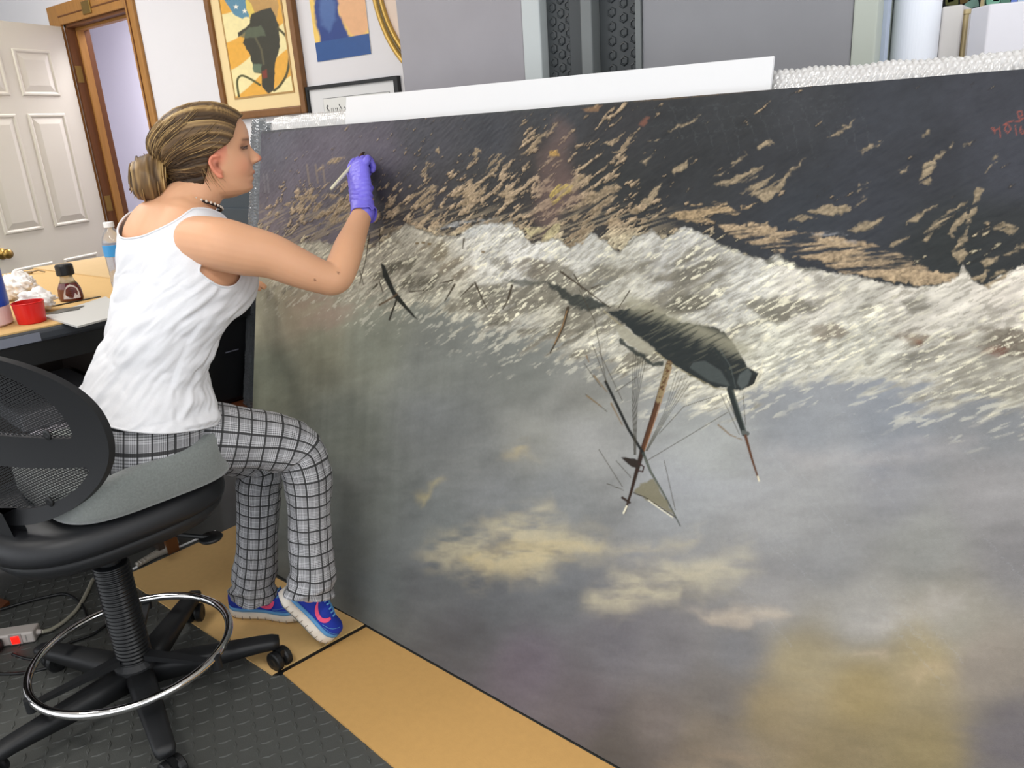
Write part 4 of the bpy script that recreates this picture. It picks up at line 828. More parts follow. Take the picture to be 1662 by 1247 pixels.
# water bottle
wb_ = onz(199, 466, TT); wbt = thing('water_bottle', tuple(wb_), 'clear plastic water bottle with white cap and blue label behind the person', 'bottle')
M_CLR = mat('clear_plastic', (222, 222, 226), .08, trans=.75, spec=.6)
mk('bottle_body', *lathe([(.028, 0), (.033, .006), (.033, .03), (.0315, .04), (.033, .05), (.0315, .06), (.033, .07), (.033, .105), (.034, .112), (.034, .15), (.028, .175), (.016, .197), (.013, .202), (.013, .212)], wb_, 36), M_CLR, wbt, smooth=True)
mk('blue_label', *lathe([(.0336, .108), (.0345, .109), (.0345, .146), (.0336, .147)], wb_, 36, caps=False), mat('sky_label', (60, 150, 214), .3), wbt)
mk('white_cap', *lathe([(.001, .204), (.0165, .204), (.0165, .219), (.015, .221), (.001, .2215)], wb_, 28), mat('white_cap', (236, 236, 236)), wbt)
# small clip
cc = onz(43, 445, TT); ct_ = thing('metal_clip', tuple(cc), 'small dull metal clip lying far back on the table cardboard', 'clip')
mk('clip_body', *boxm(cc+ZUP*.006, (.05, .016, .010), (LAT, AWY, ZUP)), mat('dull_metal', (150, 130, 100), .4, metal=.5), ct_, bevel=.003)
mk('clip_arm', *tube([cc+LAT*.02+ZUP*.006, cc+LAT*.05+ZUP*.012, cc+LAT*.075+ZUP*.004], .003, 8), mat('dull_metal', (150, 130, 100)), ct_)
# dark drawer unit standing at the far end of the table
du0, du1 = onwall(352, 330, 1.80), onwall(414, 330, 1.80); dtop = onwall(395, 309, 1.80)[2]
dut = thing('drawer_box', ((du0[0]+du1[0])/2, 1.9, 0), 'dark slate drawer cabinet standing behind the far end of the table', 'drawer box')
M_SLATE = mat('dark_slate', (52, 62, 70), .45)
mk('body', *boxb(du0[0], du1[0]-.02, 1.80, 2.0, 0, dtop), M_SLATE, dut)
for zz in (.42, .56, .70, .84, .98): mk('drawer', *boxb(du0[0]+.006, du1[0]-.026, 1.792, 1.7995, zz, zz+.13), M_SLATE, dut, bevel=.002)
# ================================================================ UNDER THE TABLE
bt_ = thing('storage_drawer', (-2.55, .96, .401), 'white drawer box standing on the low shelf under the work table', 'drawer box')
mk('body', *tbox(.02, .28, .10, .52, .401, .60), M_TBR, bt_, bevel=.006)
mk('lid', *tbox(.015, .285, .09, .525, .601, .655), mat('grey_lid', (116, 116, 120), .5), bt_, bevel=.006)
mk('drawer_front', *tbox(.03, .275, .086, .0985, .415, .60), mat('lilac_white', (196, 190, 198), .5), bt_, bevel=.003)
mk('pull_slot', *tbox(.15, .21, .0845, .0865, .535, .542), M_BLACK, bt_)
bn = thing('black_bin', (-2.52, 1.45, 0), 'black plastic bin in the shadow under the table right of the person', 'bin')
bc_ = tp(.60, .24, 0)
M_BINB = mat('bin_plastic', (14, 15, 18), .35)
mk('bin_body', *hexa([bc_+tdir*a+tin*b+ZUP*z for z, kk in ((.50, .86), (.84, 1.0)) for a, b in ((-.20*kk, -.18*kk), (.20*kk, -.18*kk), (.20*kk, .18*kk), (-.20*kk, .18*kk))]), M_BINB, bn, bevel=.02)
mk('bin_rim', *hexa([bc_+tdir*a+tin*b+ZUP*z for z in (.815, .835) for a, b in ((-.207, -.187), (.207, -.187), (.207, .187), (-.207, .187))]), M_BINB, bn)
mk('handle_line', *tube([onpl(366, 573, bc_-tin*.172, tin), onpl(376, 570, bc_-tin*.172, tin), onpl(387, 567, bc_-tin*.172, tin)], .0022, 6), mat('dull_grey', (96, 98, 110), .4), bn)
sh_ = thing('wood_shelf', tuple(bc_), 'brown wooden shelf board carrying the black bin under the table', 'shelf')
mk('shelf_board', *tbox(.36, .84, .03, .45, .47, .4995), mat('red_brown_wood', (112, 62, 34), .55, noise=.25, nscale=20), sh_)
for a in (.38, .81): mk('leg', *tbox(a-.02, a+.02, .2, .24, 0, .47), M_DARKOAK, sh_)
# bits hanging by the table edge
kr = onpl(376, 495, tp(0, .02, 0), tin); kt = thing('key_charm', tuple(kr), 'small silver charm hanging from the table edge next to the white tank top', 'charm')
M_SIL = mat('silver', (196, 194, 186), .25, metal=.8)
kr0 = onpl(377, 497, tp(0, -.02, 0), tin)
mk('cord', *tube([kr0+ZUP*.03, kr0, kr0-ZUP*.02], .003, 8), M_SIL, kt)
for dx_, dz_ in ((-.008, -.028), (.008, -.026), (0, -.034)): mk('silver_ball', *lathe([(.001, -.007), (.005, -.005), (.007, 0), (.005, .005), (.001, .007)], kr0+tdir*dx_+ZUP*dz_, 12), M_SIL, kt, smooth=True)
cb = [onpl(x, y, tp(0, -.012, 0), tin) for x, y in ((416, 442), (418, 455), (414, 466), (404, 474), (392, 472), (384, 464))]
tag(mk('black_cable', *tube(catmull(cb, 30), .0035, 8), M_BLACK), 'thin black cable looping over the table corner beside the painting', 'cable')
# ================================================================ ON THE FLOOR, LEFT
M_STRIP = mat('strip_plastic', (186, 178, 172), .45)
s0, s1 = onz(61, 1027, .02), onz(-40, 1042, .02); sd = nrm((s1-s0)*[1, 1, 0]); sn = np.array([-sd[1], sd[0], 0])
if sn@(-AWY) < 0: sn = -sn
ps = thing('power_strip', tuple((s0+s1)/2*[1, 1, 0]), 'off-white power strip with glowing red switch on the black floor mat', 'power strip')
o0 = s0*[1, 1, 0]
L_ = np.linalg.norm((s1-s0)[:2])
mk('housing', *boxm(o0+sd*L_/2+ZUP*.022, (L_, .048, .036), (sd, sn, ZUP)), M_STRIP, ps, bevel=.005)
sw = o0+sd*.050+sn*.0245+ZUP*.022
mk('switch_frame', *boxm(sw, (.034, .002, .032), (sd, sn, ZUP)), mat('strip_frame', (150, 146, 142), .5), ps)
mk('red_switch', *boxm(sw+sn*.0025, (.022, .005, .024), (sd, sn, ZUP)), mat('red_glow', (200, 16, 12), .3, emit=(255, 30, 20), estr=1.2), ps, bevel=.002, label='glowing red rocker switch')
mk('ridge', *boxm(o0+sd*.022+sn*.0245+ZUP*.022, (.003, .002, .02), (sd, sn, ZUP)), mat('strip_frame', (150, 146, 142)), ps)
mk('outlet_plate', *boxm(o0+sd*.155+sn*.0245+ZUP*.022, (.13, .002, .030), (sd, sn, ZUP)), mat('strip_plate', (164, 166, 172), .5), ps)
mk('cord_neck', *tube([o0+ZUP*.022, o0-sd*.012+ZUP*.022], [.009, .006], 10), M_STRIP, ps)
cp = [o0-sd*.012+ZUP*.02] + [onz(x, y, z) for x, y, z in ((85, 1021, .012), (108, 1006, .008), (128, 985, .008), (143, 958, .008), (152, 940, .008), (166, 936, .008), (200, 930, .008))]
mk('cord', *tube(catmull(cp, 50), .0058, 10), mat('cord_plastic', (160, 156, 140), .5), ps, smooth=True)
pg = thing('black_plug', tuple(o0+sd*.095+sn*.05), 'black plug in the power strip left of the red switch', 'plug')
mk('plug_body', *boxm(o0+sd*.098+sn*.042+ZUP*.021, (.034, .030, .030), (sd, sn, ZUP)), M_BLACK, pg, bevel=.006)
mk('cord', *tube(catmull([o0+sd*.098+sn*.056+ZUP*.02, o0+sd*.10+sn*.09+ZUP*.008, o0+sd*.06+sn*.15+ZUP*.006, o0-sd*.06+sn*.17+ZUP*.006, o0-sd*.2+sn*.12+ZUP*.006], 30), .004, 8), M_BLACK, pg, smooth=True)
def cable(pts, r, label): 
    return tag(mk('black_cable', *tube(catmull([onz(x, y, r+.0025) for x, y in pts], 40), r, 8), M_BLACK, smooth=True), label, 'cable', 'black cables on the floor')
cable([(0, 990), (40, 978), (80, 968), (110, 965), (135, 985), (140, 1010), (120, 1022)], .005, 'black cable curving over the floor behind the power strip')
cable([(20, 1062), (60, 1070), (110, 1045), (150, 1030), (178, 1012), (215, 1000)], .004, 'black cable crossing the floor mat inside the chrome foot ring')
q_ = [onz(x, y, .003) for x, y in ((0, 975), (16, 980), (4, 990), (-30, 996), (-40, 980))]
sheet('wood_scrap', [tuple(p[:2]) for p in q_], .0005, .012, 'small reddish wood scrap on the floor at the left edge', None, mat('red_brown_wood', (112, 62, 34)), 'wood scrap')
# folded bubble wrap scrap and white strip at the far edge of the floor cardboard
sc = [onz(x, y, .012) for x, y in ((222, 918), (245, 905), (268, 892), (282, 880))]
V, F = tube(catmull(sc, 70), np.interp(np.linspace(0, 1, 70), [0, .5, .75, 1], [.010, .014, .028, .022]), 22)
V = V + (bubble(V[:, 0]*1.0+V[:, 2], V[:, 1]+V[:, 2]*.7, .009)*.003)[:, None]*np.array([.3, -.5, .8]); V[:, 2] = np.maximum(V[:, 2], .002)
tag(mk('bubble_wrap_scrap', V, F, mat('scrap_wrap', (150, 144, 134), .15, spec=.9, coat=.5), smooth=True), 'crumpled scrap of bubble wrap at the edge of the floor cardboard under the seat', 'bubble wrap')
wl = [onz(x, y, .006) for x, y in ((216, 924), (250, 906), (300, 884), (350, 862))]
tag(mk('white_edging', *tube(wl, .004, 8), mat('white_cap', (236, 236, 236))), 'thin white edging strip along the floor cardboard under the seat', 'strip')
# ================================================================ DRAFTING STOOL
AX = np.array([-1.841, 0.704, 0.0])
SF = nrm([.11, .99, 0]); SR = np.array([SF[1], -SF[0], 0])             # seat forward / right
M_NYL = mat('black_nylon', (30, 31, 33), .5, bump=.05, bscale=600)
M_FAB = mat('black_vinyl', (26, 27, 30), .45, bump=.05, bscale=500)
st = thing('drafting_stool', tuple(AX), 'black drafting stool with mesh back, chrome foot ring and five-star base', 'stool')
mk('hub', *lathe([(.001, .045), (.048, .045), (.055, .06), (.052, .105), (.042, .118), (.001, .119)], AX, 28), M_NYL, st)
for k in range(5):
    a = math.radians(53+72*k); d = np.array([math.cos(a), math.sin(a), 0]); n_ = np.array([-d[1], d[0], 0]); rings = []
    for s, z1, h, w_ in ((.035, .100, .052, .034), (.12, .098, .046, .032), (.22, .094, .036, .028), (.30, .090, .028, .025), (.335, .087, .026, .024), (.352, .083, .020, .018)):
        c = AX+d*s; rings.append([c+n_*w_*u+ZUP*(z1-h*v) for u, v in ((-.62, 0), (.62, 0), (.9, .12), (1, .4), (.9, 1), (-.9, 1), (-1, .4), (-.9, .12))])
    lg = mk('base_leg', *ringloft(rings), M_NYL, st, smooth=True)
    ca = thing('caster', tuple(AX+d*.335), None, None); ca.parent = lg; ca.location = ca.location - Vector(ORI[st.name]); ORI[ca.name] = ORI[st.name]
    bpy.data.objects.remove(ca, do_unlink=True)
    sw_ = a+2.2+k*1.1; wd = np.array([math.cos(sw_), math.sin(sw_), 0]); wn = np.array([-wd[1], wd[0], 0])
    if k == 0: wd = nrm(-AWY*.55+LAT*.8); wn = np.array([-wd[1], wd[0], 0]); 
    cpos = AX+d*.335+wd*.018
    for sgn in (-1, 1):
        mk('caster_wheel', *lathe([(.001, .002), (.018, .002), (.025, .005), (.0275, .010), (.0275, .021), (.024, .024), (.012, .0245), (.001, .023)], cpos+ZUP*.0275, 28, wn*sgn), M_BLACK, lg, smooth=False)
    mk('caster_hood', *join(boxm(cpos+ZUP*.048, (.034, .012, .022), (wd, wn, ZUP)), tube([AX+d*.335+ZUP*.05, AX+d*.335+ZUP*.066], .008, 10)), M_BLACK, lg)
# bellows
pr = []
for k in range(27):
    z = .112+k*.0106; pr += [(.0405, z), (.0425, z+.0022), (.0405, z+.0055), (.0355, z+.0085)]
mk('bellows', *lathe(pr, AX, 32), mat('bellows_plastic', (20, 21, 23), .28), st, smooth=True)
mk('gas_column', *lathe([(.026, .39), (.026, .505)], AX, 20), M_BLACK, st)
RZ = .142; RR = .235
tt_ = np.linspace(0, 2*math.pi, 97)[:-1]
mk('foot_ring', *tube(np.stack([AX[0]+RR*np.cos(tt_), AX[1]+RR*np.sin(tt_), np.full(96, RZ)], 1), .0105, 14, closed=True), M_CHROME, st, smooth=True)
for k in range(3):
    a = math.radians(24+120*k); d = np.array([math.cos(a), math.sin(a), 0]); n_ = np.array([-d[1], d[0], 0])
    sp = mk('ring_spoke', *hexa([AX+d*.04-n_*.014+ZUP*.120, AX+d*RR-n_*.009+ZUP*.124, AX+d*RR+n_*.009+ZUP*.124, AX+d*.04+n_*.014+ZUP*.120, AX+d*.04-n_*.014+ZUP*.136, AX+d*RR-n_*.009+ZUP*.132, AX+d*RR+n_*.009+ZUP*.132, AX+d*.04+n_*.014+ZUP*.136]), M_NYL, st)
    mk('spoke_end', *lathe([(.001, .11), (.013, .112), (.013, .148), (.001, .15)], AX+d*(RR+.004), 14), M_NYL, sp)
# seat: black pad on a moulded shell
def slab(c, fw_, rt_, hf, hr, prof, n=48, ex=2.9, skew=None):
    rings = []
    for s, z in prof:
        r = []
        for k in range(n):
            a = 2*math.pi*k/n; x = math.copysign(abs(math.cos(a))**(2/ex), math.cos(a)); y = math.copysign(abs(math.sin(a))**(2/ex), math.sin(a))
            r.append(c+fw_*x*(hf*s)+rt_*y*(hr*s)+ZUP*z)
        rings.append(r)
    return ringloft(rings)
SCN = AX+SF*.015
mk('seat_shell', *slab(SCN, SF, SR, .255, .245, [(.30, .495), (.75, .495), (.93, .505), (.985, .525), (.985, .540), (.97, .5415)]), M_NYL, st, smooth=True)
mk('seat_pad', *slab(SCN, SF, SR, .262, .252, [(.90, .542), (.99, .544), (1.0, .556), (.995, .572), (.97, .588), (.90, .597), (.5, .599), (.1, .599)]), M_FAB, st, smooth=True)
mk('seat_mechanism', *boxm(AX+ZUP*.48, (.16, .2, .05), (SR, SF, ZUP)), M_BLACK, st, bevel=.008)
lv = at(342, 873, 1.93); lv0 = AX+SF*.05+SR*.05+ZUP*.47
mk('lever_rod', *tube([lv0, (lv0+lv)/2+ZUP*.004, lv], .006, 8), M_BLACK, st)
V, F = lathe([(.001, -.006), (.026, -.005), (.030, 0), (.026, .005), (.001, .006)], (0, 0, 0), 28)
mk('lever_paddle', np.array([lv+LAT*v[0]*.98+AWY*v[1]*1.0+ZUP*v[2]*1.0 for v in V]), F, M_BLACK, st, smooth=True)
# back rest: curved oval ring with a band, mesh in the openings
BF = nrm(LAT*.42+AWY*.91); BRt = np.array([BF[1], -BF[0], 0]); BC = AX-BF*.205+ZUP*.815; BHW, BHH = .262, .20
def bp(u, v, off=0):          # u,v in -1..1 over the oval
    return BC+BRt*u*BHW+ZUP*v*BHH+BF*(.085*u*u-.03*v*v-.02*v+off)
def bgrid(f_in, nm, mt, th, nu=120, nv=100, off=0):
    """surface patch of the back where f_in(u,v) > 0, given thickness; border slid onto the zero line"""
    uu = np.linspace(-1.02, 1.02, nu); vv = np.linspace(-1.02, 1.02, nv); UU, VV = np.meshgrid(uu, vv, indexing='ij'); g = f_in(UU, VV); keep = g > 0
    for i in range(nu):
        for j in range(nv):
            if keep[i, j]: continue
            b = None
            for di, dj in ((1, 0), (-1, 0), (0, 1), (0, -1), (1, 1), (-1, -1), (1, -1), (-1, 1)):
                a_, c_ = i+di, j+dj
                if 0 <= a_ < nu and 0 <= c_ < nv and keep[a_, c_]:
                    t_ = g[a_, c_]/(g[a_, c_]-g[i, j]); 
                    if b is None or t_ < b[0]: b = (t_, a_, c_)
            if b: UU[i, j] = uu[b[1]]+(uu[i]-uu[b[1]])*b[0]; VV[i, j] = vv[b[2]]+(vv[j]-vv[b[2]])*b[0]
    P = BC+UU[..., None]*BRt*BHW+VV[..., None]*ZUP*BHH+(.085*UU**2-.03*VV**2-.02*VV+off)[..., None]*BF
    Q = P+BF*th; n = nu*nv; V = np.vstack([P.reshape(-1, 3), Q.reshape(-1, 3)]); F = []; edges = {}
    for i in range(nu-1):
        for j in range(nv-1):
            ids = (i*nv+j, (i+1)*nv+j, (i+1)*nv+j+1, i*nv+j+1)
            if sum(keep.ravel()[list(ids)]) < 1: continue
            F.append(ids); F.append(tuple(n+k for k in reversed(ids)))
            for e in range(4):
                a_, b_ = ids[e], ids[(e+1) % 4]; key = (min(a_, b_), max(a_, b_)); edges[key] = None if key in edges else (a_, b_)
    for e in edges.values():
        if e: F.append((e[0], n+e[0], n+e[1], e[1]))
    used = sorted({i for f in F for i in f}); mp_ = {a_: k for k, a_ in enumerate(used)}
    return mk(nm, V[used], [tuple(mp_[i] for i in f) for f in F], mt, st, smooth=False)
def f_out(u, v): return 1-(np.abs(u)**2.3+np.abs(v)**2.3)
def f_in1(u, v): return np.minimum(.60-(np.abs(u)**2.2*1.0+np.abs(v-.03)**2.2*.86), v-.02+.05*u*u*0+.10*np.abs(u)**2)       # upper opening
def f_in2(u, v): return np.minimum(.60-(np.abs(u)**2.6*.80+np.abs(v+.03)**2.4*1.05), -v-.33-.04*np.abs(u))    # lower opening
def f_ring(u, v): return np.minimum(np.minimum(f_out(u, v), -f_in1(u, v)), -f_in2(u, v))
bfm = bgrid(f_ring, 'back_frame', M_NYL, .016)
# woven mesh: fine crossing threads, clipped to the openings
def threads(fin, nm, pitch):
    V = []; F = []
    for fam in (0, 1):
        for c in np.arange(-1.6, 1.6, pitch):
            run = []
            for s in np.linspace(-1.6, 1.6, 90):
                u, v = (s, c+s*.55) if fam == 0 else (s, c-s*.9)
                ok = fin(np.array(u), np.array(v)) > -.03 and abs(u) < 1 and abs(v) < 1
                if ok: run.append(bp(u, v, .008))
                if (not ok or s >= 1.59) and run:
                    if len(run) > 1:
                        P = np.array(run); w_ = BRt*.0 + ZUP*.0012; n = len(V)
                        for p in P: V.append(p-w_); V.append(p+w_)
                        F += [(n+2*k, n+2*k+1, n+2*k+3, n+2*k+2) for k in range(len(P)-1)]
                    run = []
    o = mk(nm, V, F, mat('mesh_thread', (18, 19, 21), .6), st); o['kind'] = 'stuff'; return o
threads(f_in1, 'upper_mesh', .030); threads(f_in2, 'lower_mesh', .030)
mk('back_bracket', *hexa([BC-ZUP*.16+BRt*a-BF*b for b in (.0, .03) for a, _ in ((-.05, 0), (.05, 0))] + [AX-BF*.18+ZUP*.49+BRt*a-BF*b for b in (.0, .03) for a, _ in ((-.05, 0), (.05, 0))]), M_NYL, st)
for u, v in ((.62, .02), (.50, -.72), (-.62, .02)):
    mk('screw', *lathe([(.001, -.004), (.011, -.003), (.011, .0), (.006, .001), (.001, .0008)], bp(u, v, -.001), 16, -BF), M_BLACK, bfm)
# grey foam cushion on the seat
CC = AX+SF*.078+SR*.018
M_CUSH = mat('grey_plush', (118, 123, 120), .95, noise=.30, nscale=220, bump=.25, bscale=700, sheen=.6)
nr, na = 16, 72; V = []; F = []
for i, (s, z) in enumerate([(.0, .0), (.80, .0), (.97, .006), (1.0, .02), (1.0, .055), (.995, .074), (.97, .086), (.90, .090), (.80, .087), (.70, .08), (.55, .068), (.4, .058), (.25, .053), (.12, .051), (.0, .05)]):
    for k in range(na):
        a = 2*math.pi*k/na; ex = 3.8; x = math.copysign(abs(math.cos(a))**(2/ex), math.cos(a)); y = math.copysign(abs(math.sin(a))**(2/ex), math.sin(a))
        hz = z*(1+.05*x+.34*min(max(math.sin(a), 0)*1.3, 1)*min(max(math.cos(a)+.4, 0), 1)+.10*max(-y, 0)) if z > .03 else z
        V.append(CC+SF*x*.206*s+SR*y*.232*s+ZUP*(.5998+hz))
F = [(i*na+k, i*na+(k+1) % na, (i+1)*na+(k+1) % na, (i+1)*na+k) for i in range(14) for k in range(na)]
tag(mk('seat_cushion', V, F, M_CUSH, smooth=True), 'thick grey foam seat cushion lying on the black stool', 'cushion')
# ================================================================ THE PERSON
def remesh(ms, vox, smooth=2, fac=.5):
    V, F = join(*ms); me = bpy.data.meshes.new('tmp'); me.from_pydata(V.tolist(), [], F)
    bm = bmesh.new(); bm.from_mesh(me); bmesh.ops.recalc_face_normals(bm, faces=bm.faces[:]); bm.to_mesh(me); bm.free()
    o = bpy.data.objects.new('tmp', me); COL.objects.link(o)
    m = o.modifiers.new('r', 'REMESH'); m.mode = 'VOXEL'; m.voxel_size = vox
    if smooth: s = o.modifiers.new('s', 'SMOOTH'); s.factor = fac; s.iterations = smooth
    dg = bpy.context.evaluated_depsgraph_get(); e = o.evaluated_get(dg).to_mesh()
    V = np.zeros(len(e.vertices)*3, np.float32); e.vertices.foreach_get('co', V); V = V.reshape(-1, 3).astype(float)
    N = np.zeros(len(e.vertices)*3, np.float32); e.vertices.foreach_get('normal', N); N = N.reshape(-1, 3).astype(float)
    F = [tuple(p.vertices) for p in e.polygons]
    bpy.data.objects.remove(o, do_unlink=True); bpy.data.meshes.remove(me)
    return V, F, N
def limb(pts, n=20, m=28, flat=None, ref=None):
    """pts: list of (point, radius[, radius2]); rounded ends; ref: direction for the first radius"""
    P = np.array([p[0] for p in pts], float); r = np.array([[p[1], p[2] if len(p) > 2 else p[1]] for p in pts], float)
    C = catmull(P, m); Rr = catmull(np.c_[r, r[:, :1]*0], m)[:, :2]
    C, T, N, B = frames(C)
    if ref is not None:
        N = np.array([nrm(ref-t*(ref@t)) for t in T]); B = np.cross(T, N)
    # end caps as hemispheres
    def ring(c, nn, bb, a, b): t = np.arange(n)*2*math.pi/n; return c+np.cos(t)[:, None]*nn*a+np.sin(t)[:, None]*bb*b
    rings = []
    for k in range(4, 0, -1): s = math.sin(k/5*math.pi/2); q = math.cos(k/5*math.pi/2); rings.append(ring(C[0]-T[0]*Rr[0].mean()*s, N[0], B[0], Rr[0][0]*q, Rr[0][1]*q))
    for i in range(m): rings.append(ring(C[i], N[i], B[i], *Rr[i]))
    for k in range(1, 5): s = math.sin(k/5*math.pi/2); q = math.cos(k/5*math.pi/2); rings.append(ring(C[-1]+T[-1]*Rr[-1].mean()*s, N[-1], B[-1], Rr[-1][0]*q, Rr[-1][1]*q))
    return ringloft(rings)

PB_ = at(238, 692, 1.84)
person = thing('person', (PB_[0], PB_[1], 0.0), 'seated person in white tank top and plaid trousers, brushing the painting with a gloved hand', 'person')
# ---- torso sections: (pixel centre, depth, half width, half depth front, half depth back)
FB = nrm(LAT*.74+AWY*.67); RB = np.array([FB[1], -FB[0], 0])
FBU = nrm(LAT*.50+AWY*.87); RBU = np.array([FBU[1], -FBU[0], 0])
TS = [((236, 735), 1.865, .172, .125, .130), ((237, 690), 1.85, .172, .128, .130), ((239, 655), 1.845, .165, .122, .126), ((246, 600), 1.84, .146, .110, .112), ((259, 550), 1.835, .140, .112, .106), ((275, 500), 1.835, .147, .124, .104),
      ((290, 455), 1.84, .150, .150, .106), ((290, 415), 1.84, .148, .132, .106), ((290, 382), 1.84, .146, .102, .098), ((293, 355), 1.84, .130, .078, .082), ((298, 339), 1.845, .098, .062, .068), ((303, 327), 1.85, .064, .055, .058)]
def torso_grid(off, nr=150, na=160):
    P = np.array([at(x, y, d) for (x, y), d, *_ in TS]); R_ = np.array([t[2:] for t in TS])
    C = catmull(P, nr); Q = catmull(R_, nr); T = np.gradient(C, axis=0); T /= np.linalg.norm(T, axis=1)[:, None]
    a = np.arange(na)*2*math.pi/na; out = np.zeros((nr, na, 3)); nr_ = np.zeros((nr, na, 3))
    for i in range(nr):
        t = nrm(T[i]*.6+ZUP*.4); kk_ = float(sstep(.25, .75, i/(nr-1))); RB_ = nrm(RB*(1-kk_)+RBU*kk_-ZUP*.11*kk_); rt = nrm(RB_-t*(RB_@t)*(1-.9*kk_)); fw_ = np.cross(t, rt); 
        if fw_@FB < 0: fw_ = -fw_
        ex = 2.3
        cx = np.sign(np.cos(a))*np.abs(np.cos(a))**(2/ex); sx = np.sign(np.sin(a))*np.abs(np.sin(a))**(2/ex)
        dp = np.where(sx > 0, Q[i, 1], Q[i, 2])+off
        s_ = i/(nr-1)
        # spine groove, bust
        gro = -.010*np.exp(-((a-1.5*math.pi)/.16)**2)*sstep(.25, .45, s_)*sstep(.95, .75, s_)
        bust = .022*(np.exp(-((a-(math.pi/2-.62))/.34)**2)+np.exp(-((a-(math.pi/2+.62))/.34)**2))*math.exp(-((s_-.555)/.075)**2)
        out[i] = C[i]+((Q[i, 0]+off)*cx)[:, None]*rt+((dp+gro+bust)*sx)[:, None]*fw_
    return out, a
def cl(px, py, d): return at(px, py, d)
# ---- head frame
HF = nrm(LAT*.955+AWY*.30); HLf = np.array([-HF[1], HF[0], 0])              # facing, left
HU = nrm(ZUP*1.0-HF*.02); HF = nrm(HF-HU*(HF@HU)); HLf = np.cross(HU, HF)
HO = at(352, 271, 1.80)+HLf*.072                                         # on the ear axis, mid head
def hd(x, y, z): return HO+np.multiply.outer(x, HF)+np.multiply.outer(y, HLf)+np.multiply.outer(z, HU)
hz = np.array([-.076, -.068, -.058, -.045, -.030, -.015, .0, .015, .03, .05, .07, .088, .105, .119, .131, .139, .142])
hxf = np.array([.024, .054, .069, .070, .072, .079, .079, .077, .079, .082, .084, .081, .072, .058, .038, .014, -.01])
hxb = np.array([.00, -.012, -.03, -.045, -.060, -.076, -.090, -.100, -.108, -.114, -.115, -.110, -.098, -.082, -.060, -.030, -.012])
hw = np.array([.012, .034, .046, .053, .058, .062, .065, .068, .070, .073, .074, .073, .067, .058, .044, .020, .001])
def head_mesh(grow=0.0):
    nz, na = 90, 96; Z = np.linspace(hz[0], hz[-1], nz); a = np.arange(na)*2*math.pi/na; rings = []
    for z in Z:
        xf, xb, w_ = np.interp(z, hz, hxf)+grow, np.interp(z, hz, hxb)-grow, np.interp(z, hz, hw)+grow; xm = (xf+xb)/2+.0
        xm = -.008; c, s = np.cos(a), np.sin(a); ex = 2.25
        cx = np.sign(c)*np.abs(c)**(2/ex); sx = np.sign(s)*np.abs(s)**(2/ex)
        x = np.where(c > 0, xm+(xf-xm)*cx, xm+(xm-xb)*cx); y = w_*sx
        # eye sockets
        x = x-.012*np.exp(-(((np.abs(y)-.033)/.014)**2+((z-.036)/.011)**2))*(c > 0)
        # brow
        x = x+.003*np.exp(-(((np.abs(y)-.03)/.02)**2+((z-.056)/.008)**2))*(c > 0)
        # cheek
        x = x+.005*np.exp(-(((np.abs(y)-.04)/.016)**2+((z-.004)/.018)**2))*(c > 0)
        # lips
        lw = np.exp(-(y/.022)**2)*(c > 0)
        x = x+lw*(.0085*math.exp(-((z+.0225)/.0055)**2)+.0075*math.exp(-((z+.0365)/.0052)**2)-.002*math.exp(-((z+.0295)/.0025)**2)+.004*math.exp(-((z+.058)/.010)**2))
        rings.append(hd(x, y, np.full(na, z)))
    return ringloft(rings)
# nose as a small wedge loft
ns = []
for z, tip, w_ in ((.052, .084, .007), (.042, .0865, .0075), (.032, .0945, .009), (.024, .102, .011), (.018, .1055, .0135), (.012, .102, .0155), (.0075, .092, .013), (.005, .084, .010)):
    ns.append([hd(.066, w_*1.25, z-.0085), hd(.078, w_*1.1, z-.0085), hd(tip-.006, w_*.75, z-.0085), hd(tip, 0, z-.0085), hd(tip-.006, -w_*.75, z-.0085), hd(.078, -w_*1.1, z-.0085), hd(.066, -w_*1.25, z-.0085)])
nose = ringloft(np.array(ns))
def ear(sgn):
    rim = [(.012, .010, .030), (.004, .016, .034), (-.010, .020, .030), (-.017, .022, .016), (-.014, .021, .000), (-.006, .017, -.016), (.004, .012, -.028), (.010, .010, -.024)]
    P = [hd(x*.78, sgn*(.064+y*.62), z*.76-.001) for x, y, z in rim]
    conch = [hd(x*.78, sgn*(.062+y*.6), z*.76) for x, y, z in ((.006, .004, .022), (-.006, .010, .010), (-.002, .008, -.006), (.006, .004, -.016))]
    return [tube(catmull(P, 30), np.r_[np.full(20, .0040), np.linspace(.0044, .0064, 8), .006, .005], 10), limb([(c, .0062) for c in conch], 10, 10)]
# ---- arms
RSH = at(350, 392, 1.745)
r_arm = limb([(at(325, 392, 1.76), .060, .058), (at(362, 398, 1.745), .062, .060), (at(400, 407, 1.755), .057), (at(440, 416, 1.775), .0515), (at(484, 435, 1.80), .0455), (at(520, 449, 1.825), .0400), (at(543, 452, 1.845), .0390), (at(556, 430, 1.87), .0385), (at(566, 402, 1.905), .0365), (at(578, 372, 1.955), .030), (at(588, 345, 2.0), .0255, .0265), (at(590, 325, 2.02), .026)], 24, 60)
LSH = at(252, 380, 2.0)
LH = onz(388, 462, TT+.03)
l_arm = limb([(at(265, 382, 1.95), .048), (LSH, .048), (LSH+np.array([-.03, .10, -.13]), .046), (LSH+np.array([-.05, .17, -.24]), .040), (LSH*.45+LH*.55+np.array([.0, -.03, -.09]), .037), (LH*.8+LSH*.2+np.array([0, -.02, -.05]), .031), (LH+np.array([-.035, -.045, .0]), .025)], 20, 44)
